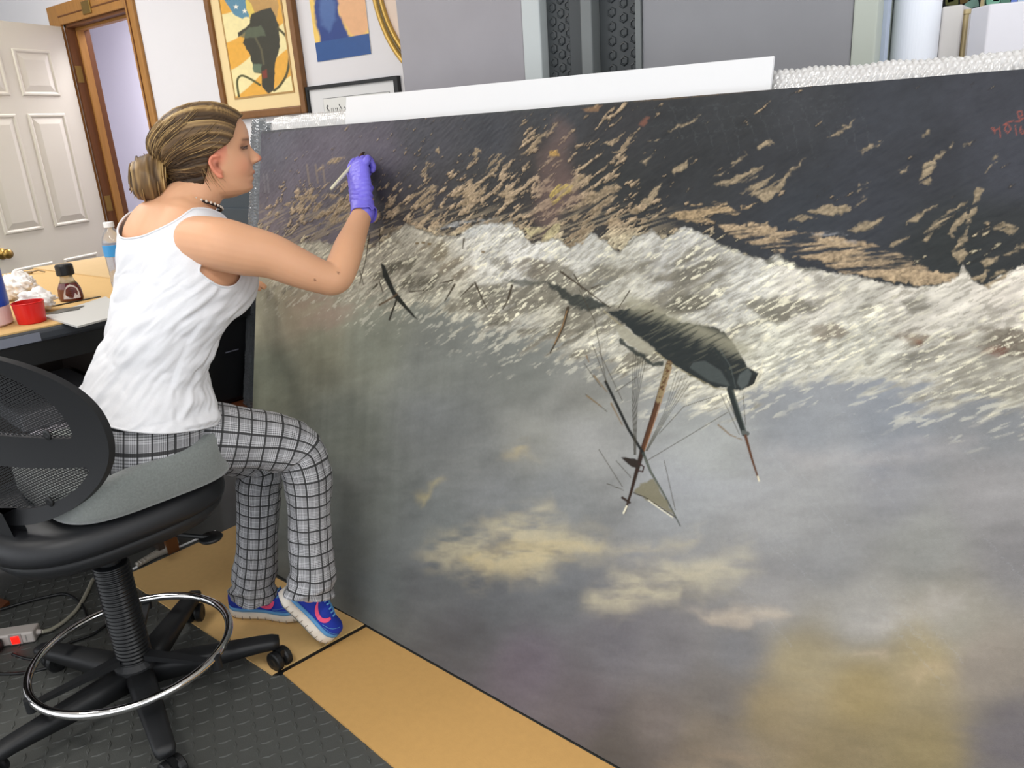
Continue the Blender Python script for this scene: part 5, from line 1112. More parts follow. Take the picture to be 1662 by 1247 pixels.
# left hand resting on the table edge
lhd = [limb([(LH+np.array([-.045, -.055, .0]), .024, .018), (LH+np.array([-.02, -.02, .004]), .036, .014), (LH+np.array([.0, .01, .0]), .036, .013)], 16, 14, ref=nrm([.8, -.6, 0]))]
for k, (o_, L) in enumerate(((-.027, .8), (-.009, 1.0), (.010, .95), (.028, .75))):
    b = LH+np.array([.0, .01, .0])+nrm([.8, -.6, 0])*o_; f_ = nrm([.55, .8, 0])
    lhd.append(limb([(b, .0095), (b+f_*.03*L+ZUP*.002, .0088), (b+f_*.052*L-ZUP*.006, .0082), (b+f_*.066*L-ZUP*.018, .0072)], 12, 14))
b = LH+np.array([-.03, -.02, -.002])+nrm([.8, -.6, 0])*.03; f_ = nrm([.9, .2, 0])
lhd.append(limb([(b, .011), (b+f_*.03-ZUP*.004, .0105), (b+f_*.055-ZUP*.014, .0085)], 12, 12))
# ---- neck
neck = limb([(at(296, 352, 1.85), .075, .068), (at(304, 332, 1.85), .060, .060), (at(326, 312, 1.855), .046, .050), (at(338, 290, 1.86), .043, .047), (at(342, 262, 1.865), .043)], 24, 24)
trap = limb([(at(330, 374, 1.775), .030), (at(312, 352, 1.81), .036), (at(312, 330, 1.845), .042)], 20, 16)
trap2 = limb([(at(262, 366, 1.93), .034), (at(285, 347, 1.895), .038), (at(309, 328, 1.86), .042)], 20, 16)
jaw = limb([(hd(-.012, 0, -.035), .044), (hd(.022, 0, -.042), .034), (hd(.05, 0, -.052), .018)], 20, 14)
# ---- legs inside the trousers
RHp, LHp = at(265, 706, 1.78), at(214, 690, 1.93)
RK, LK = at(484, 730, 1.985), at(424, 748, 2.13)
RA, LA = at(505, 945, 2.12), at(412, 962, 2.28)
RLP = [(at(205, 704, 1.90), .070, .070), (at(250, 703, 1.86), .092, .090), (at(322, 706, 1.875), .092, .084), (at(395, 712, 1.92), .082, .076), (at(450, 718, 1.955), .073, .071), (at(484, 732, 1.985), .067), (at(498, 768, 2.0), .060), (at(502, 820, 2.025), .0555), (at(504, 870, 2.045), .0555), (at(506, 915, 2.06), .060), (at(505, 942, 2.07), .066), (at(503, 960, 2.075), .069)]
r_leg = limb([(p[0], p[1]*.62 if k < 9 else .030) for k, p in enumerate(RLP[1:])], 18, 60)
LLP = [(at(200, 690, 1.92), .096, .090), (at(235, 697, 1.94), .096, .090), (at(310, 712, 2.0), .086, .080), (at(380, 730, 2.09), .074, .072), (at(420, 748, 2.135), .066), (at(420, 790, 2.165), .060), (at(418, 845, 2.20), .057), (at(416, 895, 2.24), .058), (at(412, 940, 2.275), .064), (at(410, 968, 2.29), .068)]
l_leg = limb([(p[0], p[1]*.62 if k < 7 else .030) for k, p in enumerate(LLP[1:])], 18, 60)
tg, _ = torso_grid(-.0035, 70, 72); tg[:14] = tg[:14].mean(1, keepdims=True)+(tg[:14]-tg[:14].mean(1, keepdims=True))*.86
pel = limb([(RHp+ZUP*.01, .060), (LHp+ZUP*.01, .060)], 20, 12)
V, F, N = remesh([ringloft(tg), head_mesh(), nose, *ear(1), *ear(-1), r_arm, l_arm, *lhd, neck, trap, trap2, jaw, pel, r_leg, l_leg], .0034, 3, .5)
# skin colours
SK = lin((216, 164, 128)); C = np.tile(SK, (len(V), 1))
rel = V-HO; hx, hy, hz_ = rel@HF, rel@HLf, rel@HU
def tint(c, rgb, a): return c*(1-a[:, None])+lin(rgb)*a[:, None]
C *= (1+.06*(fbm(V[:, 0]*30+V[:, 2]*20, V[:, 1]*30-V[:, 2]*11, 3, 3)-.5))[:, None]
C = tint(C, (222, 150, 120), .55*np.exp(-((hx-.06)**2+(np.abs(hy)-.045)**2+(hz_+.003)**2)/.025**2))
C = tint(C, (214, 118, 98), .75*np.exp(-((hx-.104)**2+hy**2+(hz_-.0095)**2)/.012**2))
lipm = np.exp(-((hz_+.0295)/.011)**2)*np.exp(-(hy/.021)**2)*(hx > .078)
C = tint(C, (190, 110, 100), np.clip(lipm*1.1, 0, .85)*sstep(.0125, .009, np.abs(hz_+.0295)))
em = sstep(.062, .069, np.abs(hy))*(np.abs(hx) < .03)*(np.abs(hz_) < .045); C = tint(C, (220, 128, 104), .75*em)
C = tint(C, (112, 62, 48), .8*np.exp(-((hx-.002)**2+(hz_-.004)**2)/.008**2)*em)          # ear hollow
brow = np.exp(-((hz_-.0545)/.0032)**2)*sstep(.012, .02, np.abs(hy))*sstep(.052, .044, np.abs(hy))*(hx > .04); C = tint(C, (110, 80, 56), .8*brow)
eyel = np.exp(-((hz_-.0375)/.0022)**2)*sstep(.018, .022, np.abs(hy))*sstep(.047, .043, np.abs(hy))*(hx > .05); C = tint(C, (70, 46, 36), .85*eyel)
for (mx_, my_) in ((511, 455), (549, 443)):
    q = at(mx_, my_, 1.79); 
    d_ = np.linalg.norm(np.cross(V-CAM, nrm(q-CAM)), axis=1); C = tint(C, (120, 76, 56), .8*sstep(.0035, .002, d_)*((V-CAM)@FWD < 1.87))
M_SKIN = vcmat('skin', .48, spec=.35, sss=.12, bump=.04, bscale=900)
body = mk('body', V, F, M_SKIN, person, smooth=True, col=C, label='bare skin of face, shoulders and right arm')
for s in (1, -1):
    ec = hd(.0668, s*.0310, .0358); ev, ef = lathe([(.001, -.0080), (.0058, -.0056), (.0080, 0), (.0058, .0056), (.001, .0080)], (0, 0, 0), 20, HF)
    mk('eye', np.array([ec+v-HU*(v@HU)*.55 for v in ev]), ef, mat('eye_white', (132, 112, 102), .25), person, smooth=True)
    mk('lash', *tube(catmull([hd(.0655, s*.0435, .0355), hd(.0735, s*.037, .0398), hd(.0765, s*.030, .0402), hd(.0750, s*.022, .0385)], 14), .0009, 6), mat('lash', (44, 30, 24), .6), person)
    mk('iris', *lathe([(.0036, .0060), (.0028, .0078), (.001, .0084)], ec, 16, HF), mat('iris', (70, 62, 50), .15), person, smooth=True)

# ---- tank top: torso surface minus neck and arm openings
G, aa = torso_grid(.004, 190, 220)
nr, na = G.shape[:2]
SI = np.linspace(0, 1, nr)[:, None]*np.ones((1, na))
Pg = G.reshape(-1, 3)
u_f = (Pg-at(290, 400, 1.84))@FBU
zt = Pg[:, 2]
hem = 1.0*((SI.ravel()-.150)-.030*np.cos(np.tile(aa, nr)-math.pi*1.25))
# neckline: scoop at the back and front
zn_b = at(255, 378, 1.85)[2]; zs = at(300, 347, 1.8)[2]
neckc = at(294, 340, 1.86); dr_ = (Pg-neckc)@RBU; 
depth_f = np.where(u_f < 0, .056, .13)-dr_*.10
gneck = (neckc[2]+.008-depth_f*np.sqrt(np.clip(1-(dr_/.112)**2, 0, 1)))-zt
gneck = np.where(np.abs(dr_) < .112, gneck, .05-(zt > neckc[2]+.02)*.1)
# arm holes
def arm_g(c, ax, ra, rb):
    d = Pg-c; al = d@ax; e = nrm(ZUP-ax*(ZUP@ax)); f = np.cross(ax, e); return np.sqrt((d@e/ra)**2+(d@f/rb)**2)-1+np.where(al < -.032, 5, 0)
gr_ = arm_g(at(368, 406, 1.75), nrm(RBU), .084, .070)*.06; gl_ = arm_g(at(225, 380, 1.99), nrm(-RBU), .088, .068)*.06
g = np.minimum.reduce([hem*.4, gneck, gr_, gl_]).reshape(nr, na)
# folds
s_ = SI.ravel(); an = np.tile(aa, nr)
fw1 = np.sin((an*2.2-s_*15)+3*fbm(an*1.2, s_*6, 5, 2)); amp = .0060*sstep(.62, .35, s_)+.0020
low = np.abs(fbm(an*1.6-s_*7, s_*9+an*.8, 9, 3)-.5)*2
fold = fw1*amp*.6+(low-.3)*.014*sstep(.70, .40, s_)+(fbm(an*7-s_*26, s_*7+an, 12, 3)-.5)*.011*sstep(.75, .5, s_)
front_crease = np.exp(-((an-.35)/.5)**2)*np.sin(s_*95)*.0045*sstep(.34, .24, s_)
low_flare = .016*sstep(.30, .14, s_)
CN = G.mean(1, keepdims=True); dirn = G-CN; dirn /= np.linalg.norm(dirn, axis=2)[..., None]
G2 = G+dirn*((fold+front_crease+low_flare+.004).reshape(nr, na))[..., None]
keep = g > 0; G3 = G2.copy(); 
for i in range(nr):
    for j in range(na):
        if keep[i, j]: continue
        b = None
        for di, dj in ((1, 0), (-1, 0), (0, 1), (0, -1), (1, 1), (-1, -1), (1, -1), (-1, 1)):
            a_, c_ = i+di, (j+dj) % na
            if 0 <= a_ < nr and keep[a_, c_]:
                t_ = g[a_, c_]/(g[a_, c_]-g[i, j])
                if b is None or t_ < b[0]: b = (t_, a_, c_)
        if b: G3[i, j] = G2[b[1], b[2]]+(G2[i, j]-G2[b[1], b[2]])*b[0]
F = []; edges = {}
for i in range(nr-1):
    for j in range(na):
        ids = (i*na+j, (i+1)*na+j, (i+1)*na+(j+1) % na, i*na+(j+1) % na); kk = keep.ravel()[list(ids)]
        if kk.sum() < 1: continue
        F.append(ids)
        for e in range(4):
            a_, b_ = ids[e], ids[(e+1) % 4]; key = (min(a_, b_), max(a_, b_)); edges[key] = None if key in edges else key
used = sorted({i for f in F for i in f}); mp_ = {a_: k for k, a_ in enumerate(used)}
M_TANK = mat('white_cotton', (222, 222, 225), .9, noise=.05, nscale=300, bump=.12, bscale=1500)
tt0 = mk('tank_top', G3.reshape(-1, 3)[used], [tuple(mp_[i] for i in f) for f in F], M_TANK, person, smooth=True, label='white cotton tank top with creases')
so = tt0.modifiers.new('thick', 'SOLIDIFY'); so.thickness = .002; so.offset = -1
# binding along the openings
adj = {}
for e in edges.values():
    if e: adj.setdefault(e[0], []).append(e[1]); adj.setdefault(e[1], []).append(e[0])
seen = set(); FP = G3.reshape(-1, 3)
for s0_ in list(adj):
    if s0_ in seen: continue
    loop = [s0_]; seen.add(s0_); cur = s0_
    while True:
        nx = [k for k in adj[cur] if k not in seen]
        if not nx: break
        cur = nx[0]; seen.add(cur); loop.append(cur)
    if len(loop) > 60:
        P = FP[loop]
        for _ in range(6): P = (np.roll(P, 1, 0)+2*P+np.roll(P, -1, 0))/4
        mk('binding', *tube(P, .0026, 8, closed=True), M_TANK, tt0, smooth=True)

# ---- trousers: two legs and a hip section with their own weave coordinates
def cloth_leg(pts, nr=170, na=96, seed=0, uoff=0.0):
    P = np.array([p[0] for p in pts]); r = np.array([[p[1], p[2] if len(p) > 2 else p[1], 0] for p in pts])
    C = catmull(P, nr); Rr = catmull(r, nr)
    for _ in range(10): C[1:-1] = (C[:-2]+2*C[1:-1]+C[2:])/4
    C, T, N, B = frames(C); L = np.r_[0, np.cumsum(np.linalg.norm(np.diff(C, axis=0), axis=1))]
    ref = nrm(FB*.0+RB); N = np.array([nrm(RB-t*(RB@t)) for t in T]); B = np.cross(T, N)
    a = np.arange(na+1)*2*math.pi/na; V = np.zeros((nr, na+1, 3)); UVm = np.zeros((nr, na+1, 2))
    for i in range(nr):
        s = L[i]/L[-1]
        w_ = .0045*np.sin(a*2+seed+s*9)*math.exp(-((s-.5)/.07)**2)
        n_ = (fbm(np.cos(a)*2.2+seed, np.sin(a)*2.2+s*11, seed, 3)-.5)*.012+(fbm(np.cos(a)*1.4+seed*3+s*22, np.sin(a)*1.4-s*5, seed+4, 3)-.5)*.016*math.exp(-((s-.53)/.10)**2)+(fbm(np.cos(a)*1.1+s*30, np.sin(a)*1.1+seed, seed+8, 2)-.5)*.022*float(sstep(.86, .97, s))
        V[i] = C[i]+(np.cos(a)*(Rr[i, 0]+w_+n_))[:, None]*N[i]+(np.sin(a)*(Rr[i, 1]+w_+n_))[:, None]*B[i]
        UVm[i, :, 0] = a/(2*math.pi)*.40+uoff; UVm[i, :, 1] = L[i]
    F = [(i*(na+1)+j, (i+1)*(na+1)+j, (i+1)*(na+1)+j+1, i*(na+1)+j+1) for i in range(nr-1) for j in range(na)]
    return V.reshape(-1, 3), F, UVm.reshape(-1, 2)
rl = cloth_leg(RLP, seed=2)
ll = cloth_leg(LLP, seed=5, uoff=.013)
GT, aa2 = torso_grid(.004, 92, 96); GT = GT[:20]; hipV = GT.reshape(-1, 3); hu = np.stack([np.tile(aa2/(2*math.pi)*1.0, 20), np.repeat(np.arange(20)*.0056, 96)], 1)
# buttocks fullness
ca_ = np.tile(aa2, 20); si_ = np.repeat(np.linspace(0, 1, 20), 96); cc_ = GT.mean(1).repeat(96, 0); dv = hipV-cc_; hipV = cc_+dv*(1+.06*np.exp(-((ca_-math.pi*1.5)/.9)**2)*np.exp(-((si_-.35)/.5)**2))[:, None]
bot = []
hipF = [(i*96+j, (i+1)*96+j, (i+1)*96+(j+1) % 96, i*96+(j+1) % 96) for i in range(19) for j in range(96)]
# rounded seat below the hip section
sb = []; su = []; c0_ = GT[0].mean(0)
for k in range(1, 9):
    q = k/8; sc_ = math.cos(q*math.pi/2*.98); dz = -.062*math.sin(q*math.pi/2)
    sb.append(c0_+(hipV[:96]-c0_)*sc_+ZUP*dz); su.append(np.stack([aa2/(2*math.pi), np.full(96, -.01*k)], 1))
sbV = np.vstack([hipV[:96]]+sb); sbU = np.vstack([hu[:96]]+su); sbF = [(i*96+j, i*96+(j+1) % 96, (i+1)*96+(j+1) % 96, (i+1)*96+j) for i in range(8) for j in range(96)]
VV = []; FF = []; UU = []; n = 0
for v, f, u in ((rl[0], rl[1], rl[2]), (ll[0], ll[1], ll[2]), (hipV, hipF, hu), (sbV, sbF, sbU)):
    VV.append(v); FF += [tuple(i+n for i in q) for q in f]; UU.append(u); n += len(v)
def plaid():
    m = bpy.data.materials.new('grey_plaid'); m.use_nodes = True; nt = m.node_tree; N = nt.nodes; L = nt.links; b = N['Principled BSDF']
    uvn = N.new('ShaderNodeUVMap'); uvn.uv_map = 'UVMap'; sp = N.new('ShaderNodeSeparateXYZ'); L.new(uvn.outputs[0], sp.inputs[0])
    def math_(op, a, b_=None, v=None):
        n_ = N.new('ShaderNodeMath'); n_.operation = op; L.new(a, n_.inputs[0]) if not isinstance(a, float) else None
        if isinstance(a, float): n_.inputs[0].default_value = a
        if b_ is not None:
            if isinstance(b_, float): n_.inputs[1].default_value = b_
            else: L.new(b_, n_.inputs[1])
        return n_.outputs[0]
    def band(src, per, lo, hi, off=0.0):
        f = math_('FRACT', math_('MULTIPLY', math_('ADD', src, off), 1.0/per)); return math_('MULTIPLY', math_('GREATER_THAN', f, lo), math_('LESS_THAN', f, hi))
    x, y = sp.outputs[0], sp.outputs[1]
    dark = math_('MAXIMUM', band(x, .034, 0.0, .145), band(y, .034, 0.0, .145))
    both = math_('MULTIPLY', band(x, .034, 0.0, .145), band(y, .034, 0.0, .145))
    mid = math_('ADD', math_('MULTIPLY', band(x, .0042, 0.0, .45), band(x, .034, .52, .95)), math_('MULTIPLY', band(y, .0042, 0.0, .45), band(y, .034, .52, .95)))
    zone = math_('MULTIPLY', math_('ADD', band(x, .034, .16, .46), band(y, .034, .16, .46)), .5)
    fine = math_('MULTIPLY', math_('ADD', band(x, .0016, 0.0, .5), band(y, .0016, 0.0, .5)), .5)
    v = math_('SUBTRACT', .60, math_('MULTIPLY', mid, .24)); v = math_('SUBTRACT', v, math_('MULTIPLY', fine, .10)); v = math_('SUBTRACT', v, math_('MULTIPLY', zone, .30))
    v = math_('MAXIMUM', v, .06)
    v = math_('MULTIPLY', v, math_('SUBTRACT', 1.0, math_('MULTIPLY', dark, .90))); v = math_('MULTIPLY', v, math_('SUBTRACT', 1.0, math_('MULTIPLY', both, .6)))
    cmb = N.new('ShaderNodeCombineColor'); L.new(v, cmb.inputs[0]); L.new(v, cmb.inputs[1]); L.new(math_('MULTIPLY', v, 1.04), cmb.inputs[2]); L.new(cmb.outputs[0], b.inputs['Base Color'])
    b.inputs['Roughness'].default_value = .9
    return m
mk('trousers', np.vstack(VV), FF, plaid(), person, smooth=True, uv=np.vstack(UU), label='black and white plaid trousers')

# ---- shoes
M_SHB = mat('blue_mesh', (26, 54, 168), .7, noise=.12, nscale=300, bump=.2, bscale=900); M_SHS = mat('sole_white', (222, 214, 202), .6, noise=.04, nscale=40); M_SHL = mat('light_blue', (92, 152, 204), .5); M_PINK = mat('hot_pink', (240, 84, 128), .45); M_OUT = mat('outsole_grey', (96, 104, 104), .7)
def shoe(heel, toe, up, side, name_label, swsides=(1, -1)):
    """heel, toe on the sole; up: roughly up; side=+1 right shoe"""
    L = np.linalg.norm(toe-heel); fx = nrm(toe-heel); uz = nrm(up-fx*(up@fx)); ry = np.cross(fx, uz)
    def P(s, y, z): return heel+fx*s*L+ry*y+uz*z
    S = np.array([0, .03, .10, .22, .36, .5, .64, .78, .88, .95, .985, 1.0]); W_ = np.array([.012, .024, .032, .034, .032, .034, .041, .044, .040, .030, .018, .008]); CS = np.array([0, 0, 0, 0, .002, .005, .007, .007, .005, .003, .002, .001])*side
    s = np.linspace(0, 1, 40); w = np.interp(s, S, W_); cs = np.interp(s, S, CS); rock = .010*sstep(.72, 1, s)+.004*sstep(.1, 0, s)
    root = mk('shoe', *ringloft([[P(a, c+y*ww, z+r) for y, z in ((-.92, 0), (-1.05, .006), (-1.07, .018), (-1.0, .026), (1.0, .026), (1.07, .018), (1.05, .006), (.92, 0))] for a, ww, c, r in zip(s, w, cs, rock)]), M_SHS, person, smooth=True, label=name_label)
    mk('outsole', *ringloft([[P(a, c+y*ww*.8, z+r) for y, z in ((-1, -.003), (-1, .001), (1, .001), (1, -.003))] for a, ww, c, r in zip(s[2:-2], w[2:-2], cs[2:-2], rock[2:-2])]), M_OUT, root)
    for k in range(9):
        a = .12+k*.095
        ww = np.interp(a, S, W_); c = np.interp(a, S, CS); r = float(.010*sstep(.72, 1, a))
        for sg in (-1, 1): mk('sole_groove', *boxm(P(a, c+sg*ww*1.055, .006+r), (.0018, .0014, .010), (fx, ry, uz)), mat('groove', (140, 128, 112), .8), root)
    mk('blue_stripe', *ringloft([[P(a, c+y*ww, z+r) for y, z in ((-1.02, .025), (-1.05, .030), (-.99, .035), (.99, .035), (1.05, .030), (1.02, .025))] for a, ww, c, r in zip(s, w, cs, rock)]), M_SHL, root, smooth=True)
    hh = np.interp(s, [0, .04, .12, .25, .4, .52, .66, .8, .92, 1.0], [.034, .060, .066, .062, .062, .060, .052, .043, .035, .024])
    rings = []
    for a, ww, c, h, r in zip(s, w, cs, hh, rock):
        t = np.linspace(0, math.pi, 17); ex = 2.4
        rings.append([P(a, c+ww*.97*math.copysign(abs(math.cos(q))**(2/ex), math.cos(q))*(1-.25*math.sin(q)*(h > .06)), .030+r+(h-.004)*abs(math.sin(q))**(2/ex)) for q in t])
    mk('upper', *ringloft(np.array(rings)), M_SHB, root, smooth=True)
    def side_pt(a, zf, sg, off=.0022):
        ww = np.interp(a, S, W_); c = np.interp(a, S, CS); h = np.interp(a, s, hh); r = np.interp(a, s, rock); sq = min(max(zf, 0.0), .98); q = math.asin(sq**(2.4/2)); 
        return P(a, c+sg*(ww*.97*abs(math.cos(q))**(2/2.4)*(1-.25*math.sin(q)*(h > .06))+off), .030+r+(h-.004)*sq+off*.4)
    for sg in swsides:
        # tick: thin tail rising to the heel, broad hook towards the toe
        top = [(.34, .80), (.40, .56), (.46, .42), (.52, .36), (.565, .42), (.60, .58), (.62, .72)]; botm = [(.34, .80), (.38, .46), (.44, .26), (.52, .17), (.59, .24), (.635, .44), (.65, .70)]
        tpn = catmull(top, 18); btn = catmull(botm, 18); V = [side_pt(a, z, sg, .0030) for a, z in tpn]+[side_pt(a, z, sg, .0030) for a, z in btn]
        mk('side_tick', V, [(i, i+1, 18+i+1, 18+i) for i in range(17)], M_PINK, root, label='pink tick emblem on the side')
        for pl in ([(.62, .2), (.72, .35), (.80, .6), (.86, .8)], [(.66, .15), (.80, .22), (.95, .3)]): mk('seam', *tube([side_pt(a, z, sg, .001) for a, z in catmull(pl, 10)], .0008, 6), M_SHL, root)
    for k in range(5):
        a = .44+k*.055; mk('lace', *tube([side_pt(a, .86, -1, .002), side_pt(a+.02, .97, -1, .004), side_pt(a+.02, .97, 1, .004), side_pt(a, .86, 1, .002)], .0026, 8), M_SHL, root, smooth=True)
    return root
toeR = onz(528, 1040, .012); best = None
for d_ in np.linspace(1.85, 2.2, 80):
    h_ = at(450, 968, d_); e_ = abs(d_-2.075)
    if h_[2] > .05 and (best is None or e_ < best[0]): best = (e_, h_)
heelR = best[1]
heelL = onz(378, 992, .0095); toeL = heelL+nrm(onz(470, 1000, .0)-onz(378, 992, .0))*.255
shoe(heelR, toeR, CR*.75+CU*.62+FWD*.10, 1, 'blue running shoe with heel raised and pink tick')
shoe(heelL, toeL, ZUP, -1, 'blue running shoe flat on the cardboard')

# ---- purple nitrile glove
Wp = at(589, 341, 2.0); Kp = at(581, 277, 2.045); hu_ = nrm(Kp-Wp); toP = -PF                                  # wrist, knuckles; towards the painting
hside = nrm(np.cross(hu_, toP)); 
if hside@LAT < 0: hside = -hside                                                                    # to the right of the view
hb = nrm(np.cross(hside, hu_)); 
if hb@toP < 0: hb = -hb                                                                             # palm side, towards the painting
gl = [limb([(Wp-hu_*.008, .031, .029), (Wp+hu_*.02, .033, .026), (Wp+hu_*.05, .038, .024), (Kp-hu_*.012, .0395, .021), (Kp+hu_*.004, .036, .018)], 24, 20, ref=hside)]
fing = [(-.0310, .0102, .068, -.04), (-.0105, .0100, .059, 0), (.0095, .0097, .049, .02), (.0282, .0090, .036, .05)]
for o_, r_, up_, sp in fing:
    b = Kp+hside*o_-hu_*.006
    gl.append(limb([(b, r_*1.05), (b+hu_*up_*.55+hb*.006+hside*sp*.2, r_*1.03), (b+hu_*up_*.92+hb*.016, r_), (b+hu_*up_*.86+hb*.027-hside*.003, r_*.95), (b+hu_*up_*.50+hb*.034-hside*.006, r_*.9), (b+hu_*up_*.15+hb*.032-hside*.008, r_*.8)], 14, 26))
tb_ = Wp+hu_*.035-hside*.028+hb*.012
gl.append(limb([(tb_, .0145), (tb_+hu_*.028-hside*.008+hb*.018, .0130), (tb_+hu_*.052-hside*.004+hb*.032, .0115), (tb_+hu_*.068+hside*.006+hb*.040, .0095)], 14, 22))
V, F, N = remesh(gl, .0016, 2, .5)
al_ = (V-Wp)@hu_; sd_ = (V-Wp)@hside; bk = (V-Wp)@hb
wr = np.sin((al_+.012*np.sin(sd_*60))*430+3*fbm(sd_*40, al_*30, 7, 2))*.0011*sstep(.075, .04, al_)*sstep(-.01, .006, al_)+(fbm(sd_*60, al_*160, 3, 3)-.5)*.003
V = V+N*wr[:, None]
M_GLV = mat('nitrile_glove', (122, 112, 222), .38, noise=.06, nscale=60, spec=.5)
gv = mk('glove', V, F, M_GLV, person, smooth=True, label='violet nitrile glove on the right hand')
t = np.arange(40)*2*math.pi/40; rings = []
for h, k in ((.012, 1.03), (.0, 1.04), (-.010, 1.10), (-.016, 1.20), (-.018, 1.16), (-.008, 1.02)):
    rings.append([Wp+hu_*(h+.005*math.sin(3*q)+.006*math.cos(q)*(h < -.005)-.012*math.exp(-((q-0.0)**2)/.1)*(h < -.005))+hside*.0305*k*math.cos(q)+hb*.029*k*math.sin(q) for q in t])
mk('glove_cuff', *ringloft(np.array(rings), caps=False), M_GLV, gv, smooth=True)

# ---- the brush (held, a thing of its own)
tipP = onpl(592, 246, pp_(0, 0, .0035), PF); endP = at(537, 307, 1.985); bd = nrm(endP-tipP); bl = np.linalg.norm(endP-tipP)
br = thing('paint_brush', tuple(tipP), 'thin paint brush with pale handle held in the violet gloved hand', 'brush')
mk('handle', *tube([tipP+bd*.05, tipP+bd*.07, tipP+bd*.12, tipP+bd*bl*.85, tipP+bd*bl], [.0030, .0040, .0048, .0042, .0036], 12), mat('pale_handle', (214, 208, 180), .4), br, smooth=True)
mk('ferrule', *tube([tipP+bd*.02, tipP+bd*.052], [.0040, .0034], 12), mat('copper', (176, 116, 60), .3, metal=.8), br, smooth=True)
mk('bristles', *tube([tipP, tipP+bd*.006, tipP+bd*.015, tipP+bd*.021], [.0006, .0030, .0044, .0038], 12), mat('dark_bristle', (50, 34, 24), .7), br, smooth=True)

# ---- hair
HB = np.array([-.142, 0.0, -.014])                                     # bun centre in head coordinates
nz, na = 110, 200; Z = np.linspace(-.100, .142, nz); a = np.arange(na)*2*math.pi/na
X = np.zeros((nz, na)); Yh = np.zeros((nz, na)); Zh = np.zeros((nz, na))
for i, z in enumerate(Z):
    xf, xb, w_ = np.interp(z, hz, hxf), np.interp(z, hz, hxb), np.interp(z, hz, hw)
    if z < .02: xb = np.interp(z, [-.10, -.06, -.02, .02], [-.060, -.074, -.086, -.1033]); w_ = max(w_, .054)
    th = .0055+.012*float(sstep(-.02, .06, z)*sstep(.16, .10, z)*.4); xm = -.008; c, s = np.cos(a), np.sin(a); ex = 2.25
    cx = np.sign(c)*np.abs(c)**(2/ex); sx = np.sign(s)*np.abs(s)**(2/ex)
    back = np.clip(-c, 0, 1); tb2 = th+back**1.5*.022*float(np.exp(-((z-.045)/.06)**2))
    low = back**2*.030*float(sstep(.03, -.05, z))
    X[i] = np.where(c > 0, xm+(xf-xm+th)*cx, xm+(xm-xb+tb2+low)*cx); Yh[i] = (w_+th*.9)*sx; Zh[i] = z+th*float(sstep(.10, .15, z))*.7
xh = np.interp(Z, [-.100, -.080, -.062, -.045, -.02, 0, .02, .034, .045, .06, .085, .100, .112, .15], [-.095, -.078, -.058, -.042, -.030, -.020, -.012, .004, .030, .046, .060, .068, .085, .2])[:, None]
gh = (xh-X); gh = gh+.004*(fbm(Zh*90+5, Yh*90, 4, 2)-.5)
ph = np.arctan2(Yh, Zh+.035)                                            # strands run from the hairline back to the bun
rad = np.sqrt((X-HB[0])**2+(Zh-HB[2])**2)
st_ = fbm(ph*32+rad*3.2+7, rad*6, 31, 4); st2 = fbm(ph*70+rad*5, rad*9, 37, 2)
disp = (st_-.5)*.0085+(st2-.5)*.003
nx_ = np.stack([X-(-.02), Yh, Zh-.04], 2); nx_ /= np.linalg.norm(nx_, axis=2)[..., None]
XX = X+disp*nx_[..., 0]; YY = Yh+disp*nx_[..., 1]; ZZ = Zh+disp*nx_[..., 2]
def haircol(v):
    stops = [(0, (52, 38, 26)), (.38, (86, 66, 44)), (.52, (116, 90, 58)), (.66, (154, 124, 80)), (1, (202, 172, 118))]
    xs = [s_ for s_, _ in stops]; cs = np.array([lin(c_) for _, c_ in stops]); return np.stack([np.interp(v, xs, cs[:, k]) for k in range(3)], -1)
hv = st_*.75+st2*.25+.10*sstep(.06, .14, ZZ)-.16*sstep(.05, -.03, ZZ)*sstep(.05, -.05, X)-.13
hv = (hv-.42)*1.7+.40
XX[-1] = XX[-1].mean(); YY[-1] = 0; ZZ[-1] = ZZ[-1].mean()+.0005
keep = gh > 0
XX3, YY3, ZZ3 = XX.copy(), YY.copy(), ZZ.copy()
for i in range(nz):
    for j in range(na):
        if keep[i, j]: continue
        b = None
        for di, dj in ((1, 0), (-1, 0), (0, 1), (0, -1), (1, 1), (-1, -1), (1, -1), (-1, 1)):
            a_, c_ = i+di, (j+dj) % na
            if 0 <= a_ < nz and keep[a_, c_]:
                t_ = gh[a_, c_]/(gh[a_, c_]-gh[i, j])
                if b is None or t_ < b[0]: b = (t_, a_, c_)
        if b:
            # tuck the border into the skin
            for Q3, Q in ((XX3, XX), (YY3, YY), (ZZ3, ZZ)): Q3[i, j] = Q[b[1], b[2]]+(Q[i, j]-Q[b[1], b[2]])*b[0]
            k_ = .965; XX3[i, j] = -.01+(XX3[i, j]+.01)*k_; YY3[i, j] *= k_
F = []
for i in range(nz-1):
    for j in range(na):
        ids = (i*na+j, (i+1)*na+j, (i+1)*na+(j+1) % na, i*na+(j+1) % na)
        if keep.ravel()[list(ids)].sum() >= 1: F.append(ids)
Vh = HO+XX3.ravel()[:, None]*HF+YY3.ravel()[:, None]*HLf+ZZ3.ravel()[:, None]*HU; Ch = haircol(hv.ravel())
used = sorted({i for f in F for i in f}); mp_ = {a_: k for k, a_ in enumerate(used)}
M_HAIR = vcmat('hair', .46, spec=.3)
hair = mk('hair', Vh[used], [tuple(mp_[i] for i in f) for f in F], M_HAIR, person, smooth=True, col=Ch[used], label='brown hair with blonde streaks tied in a low bun')
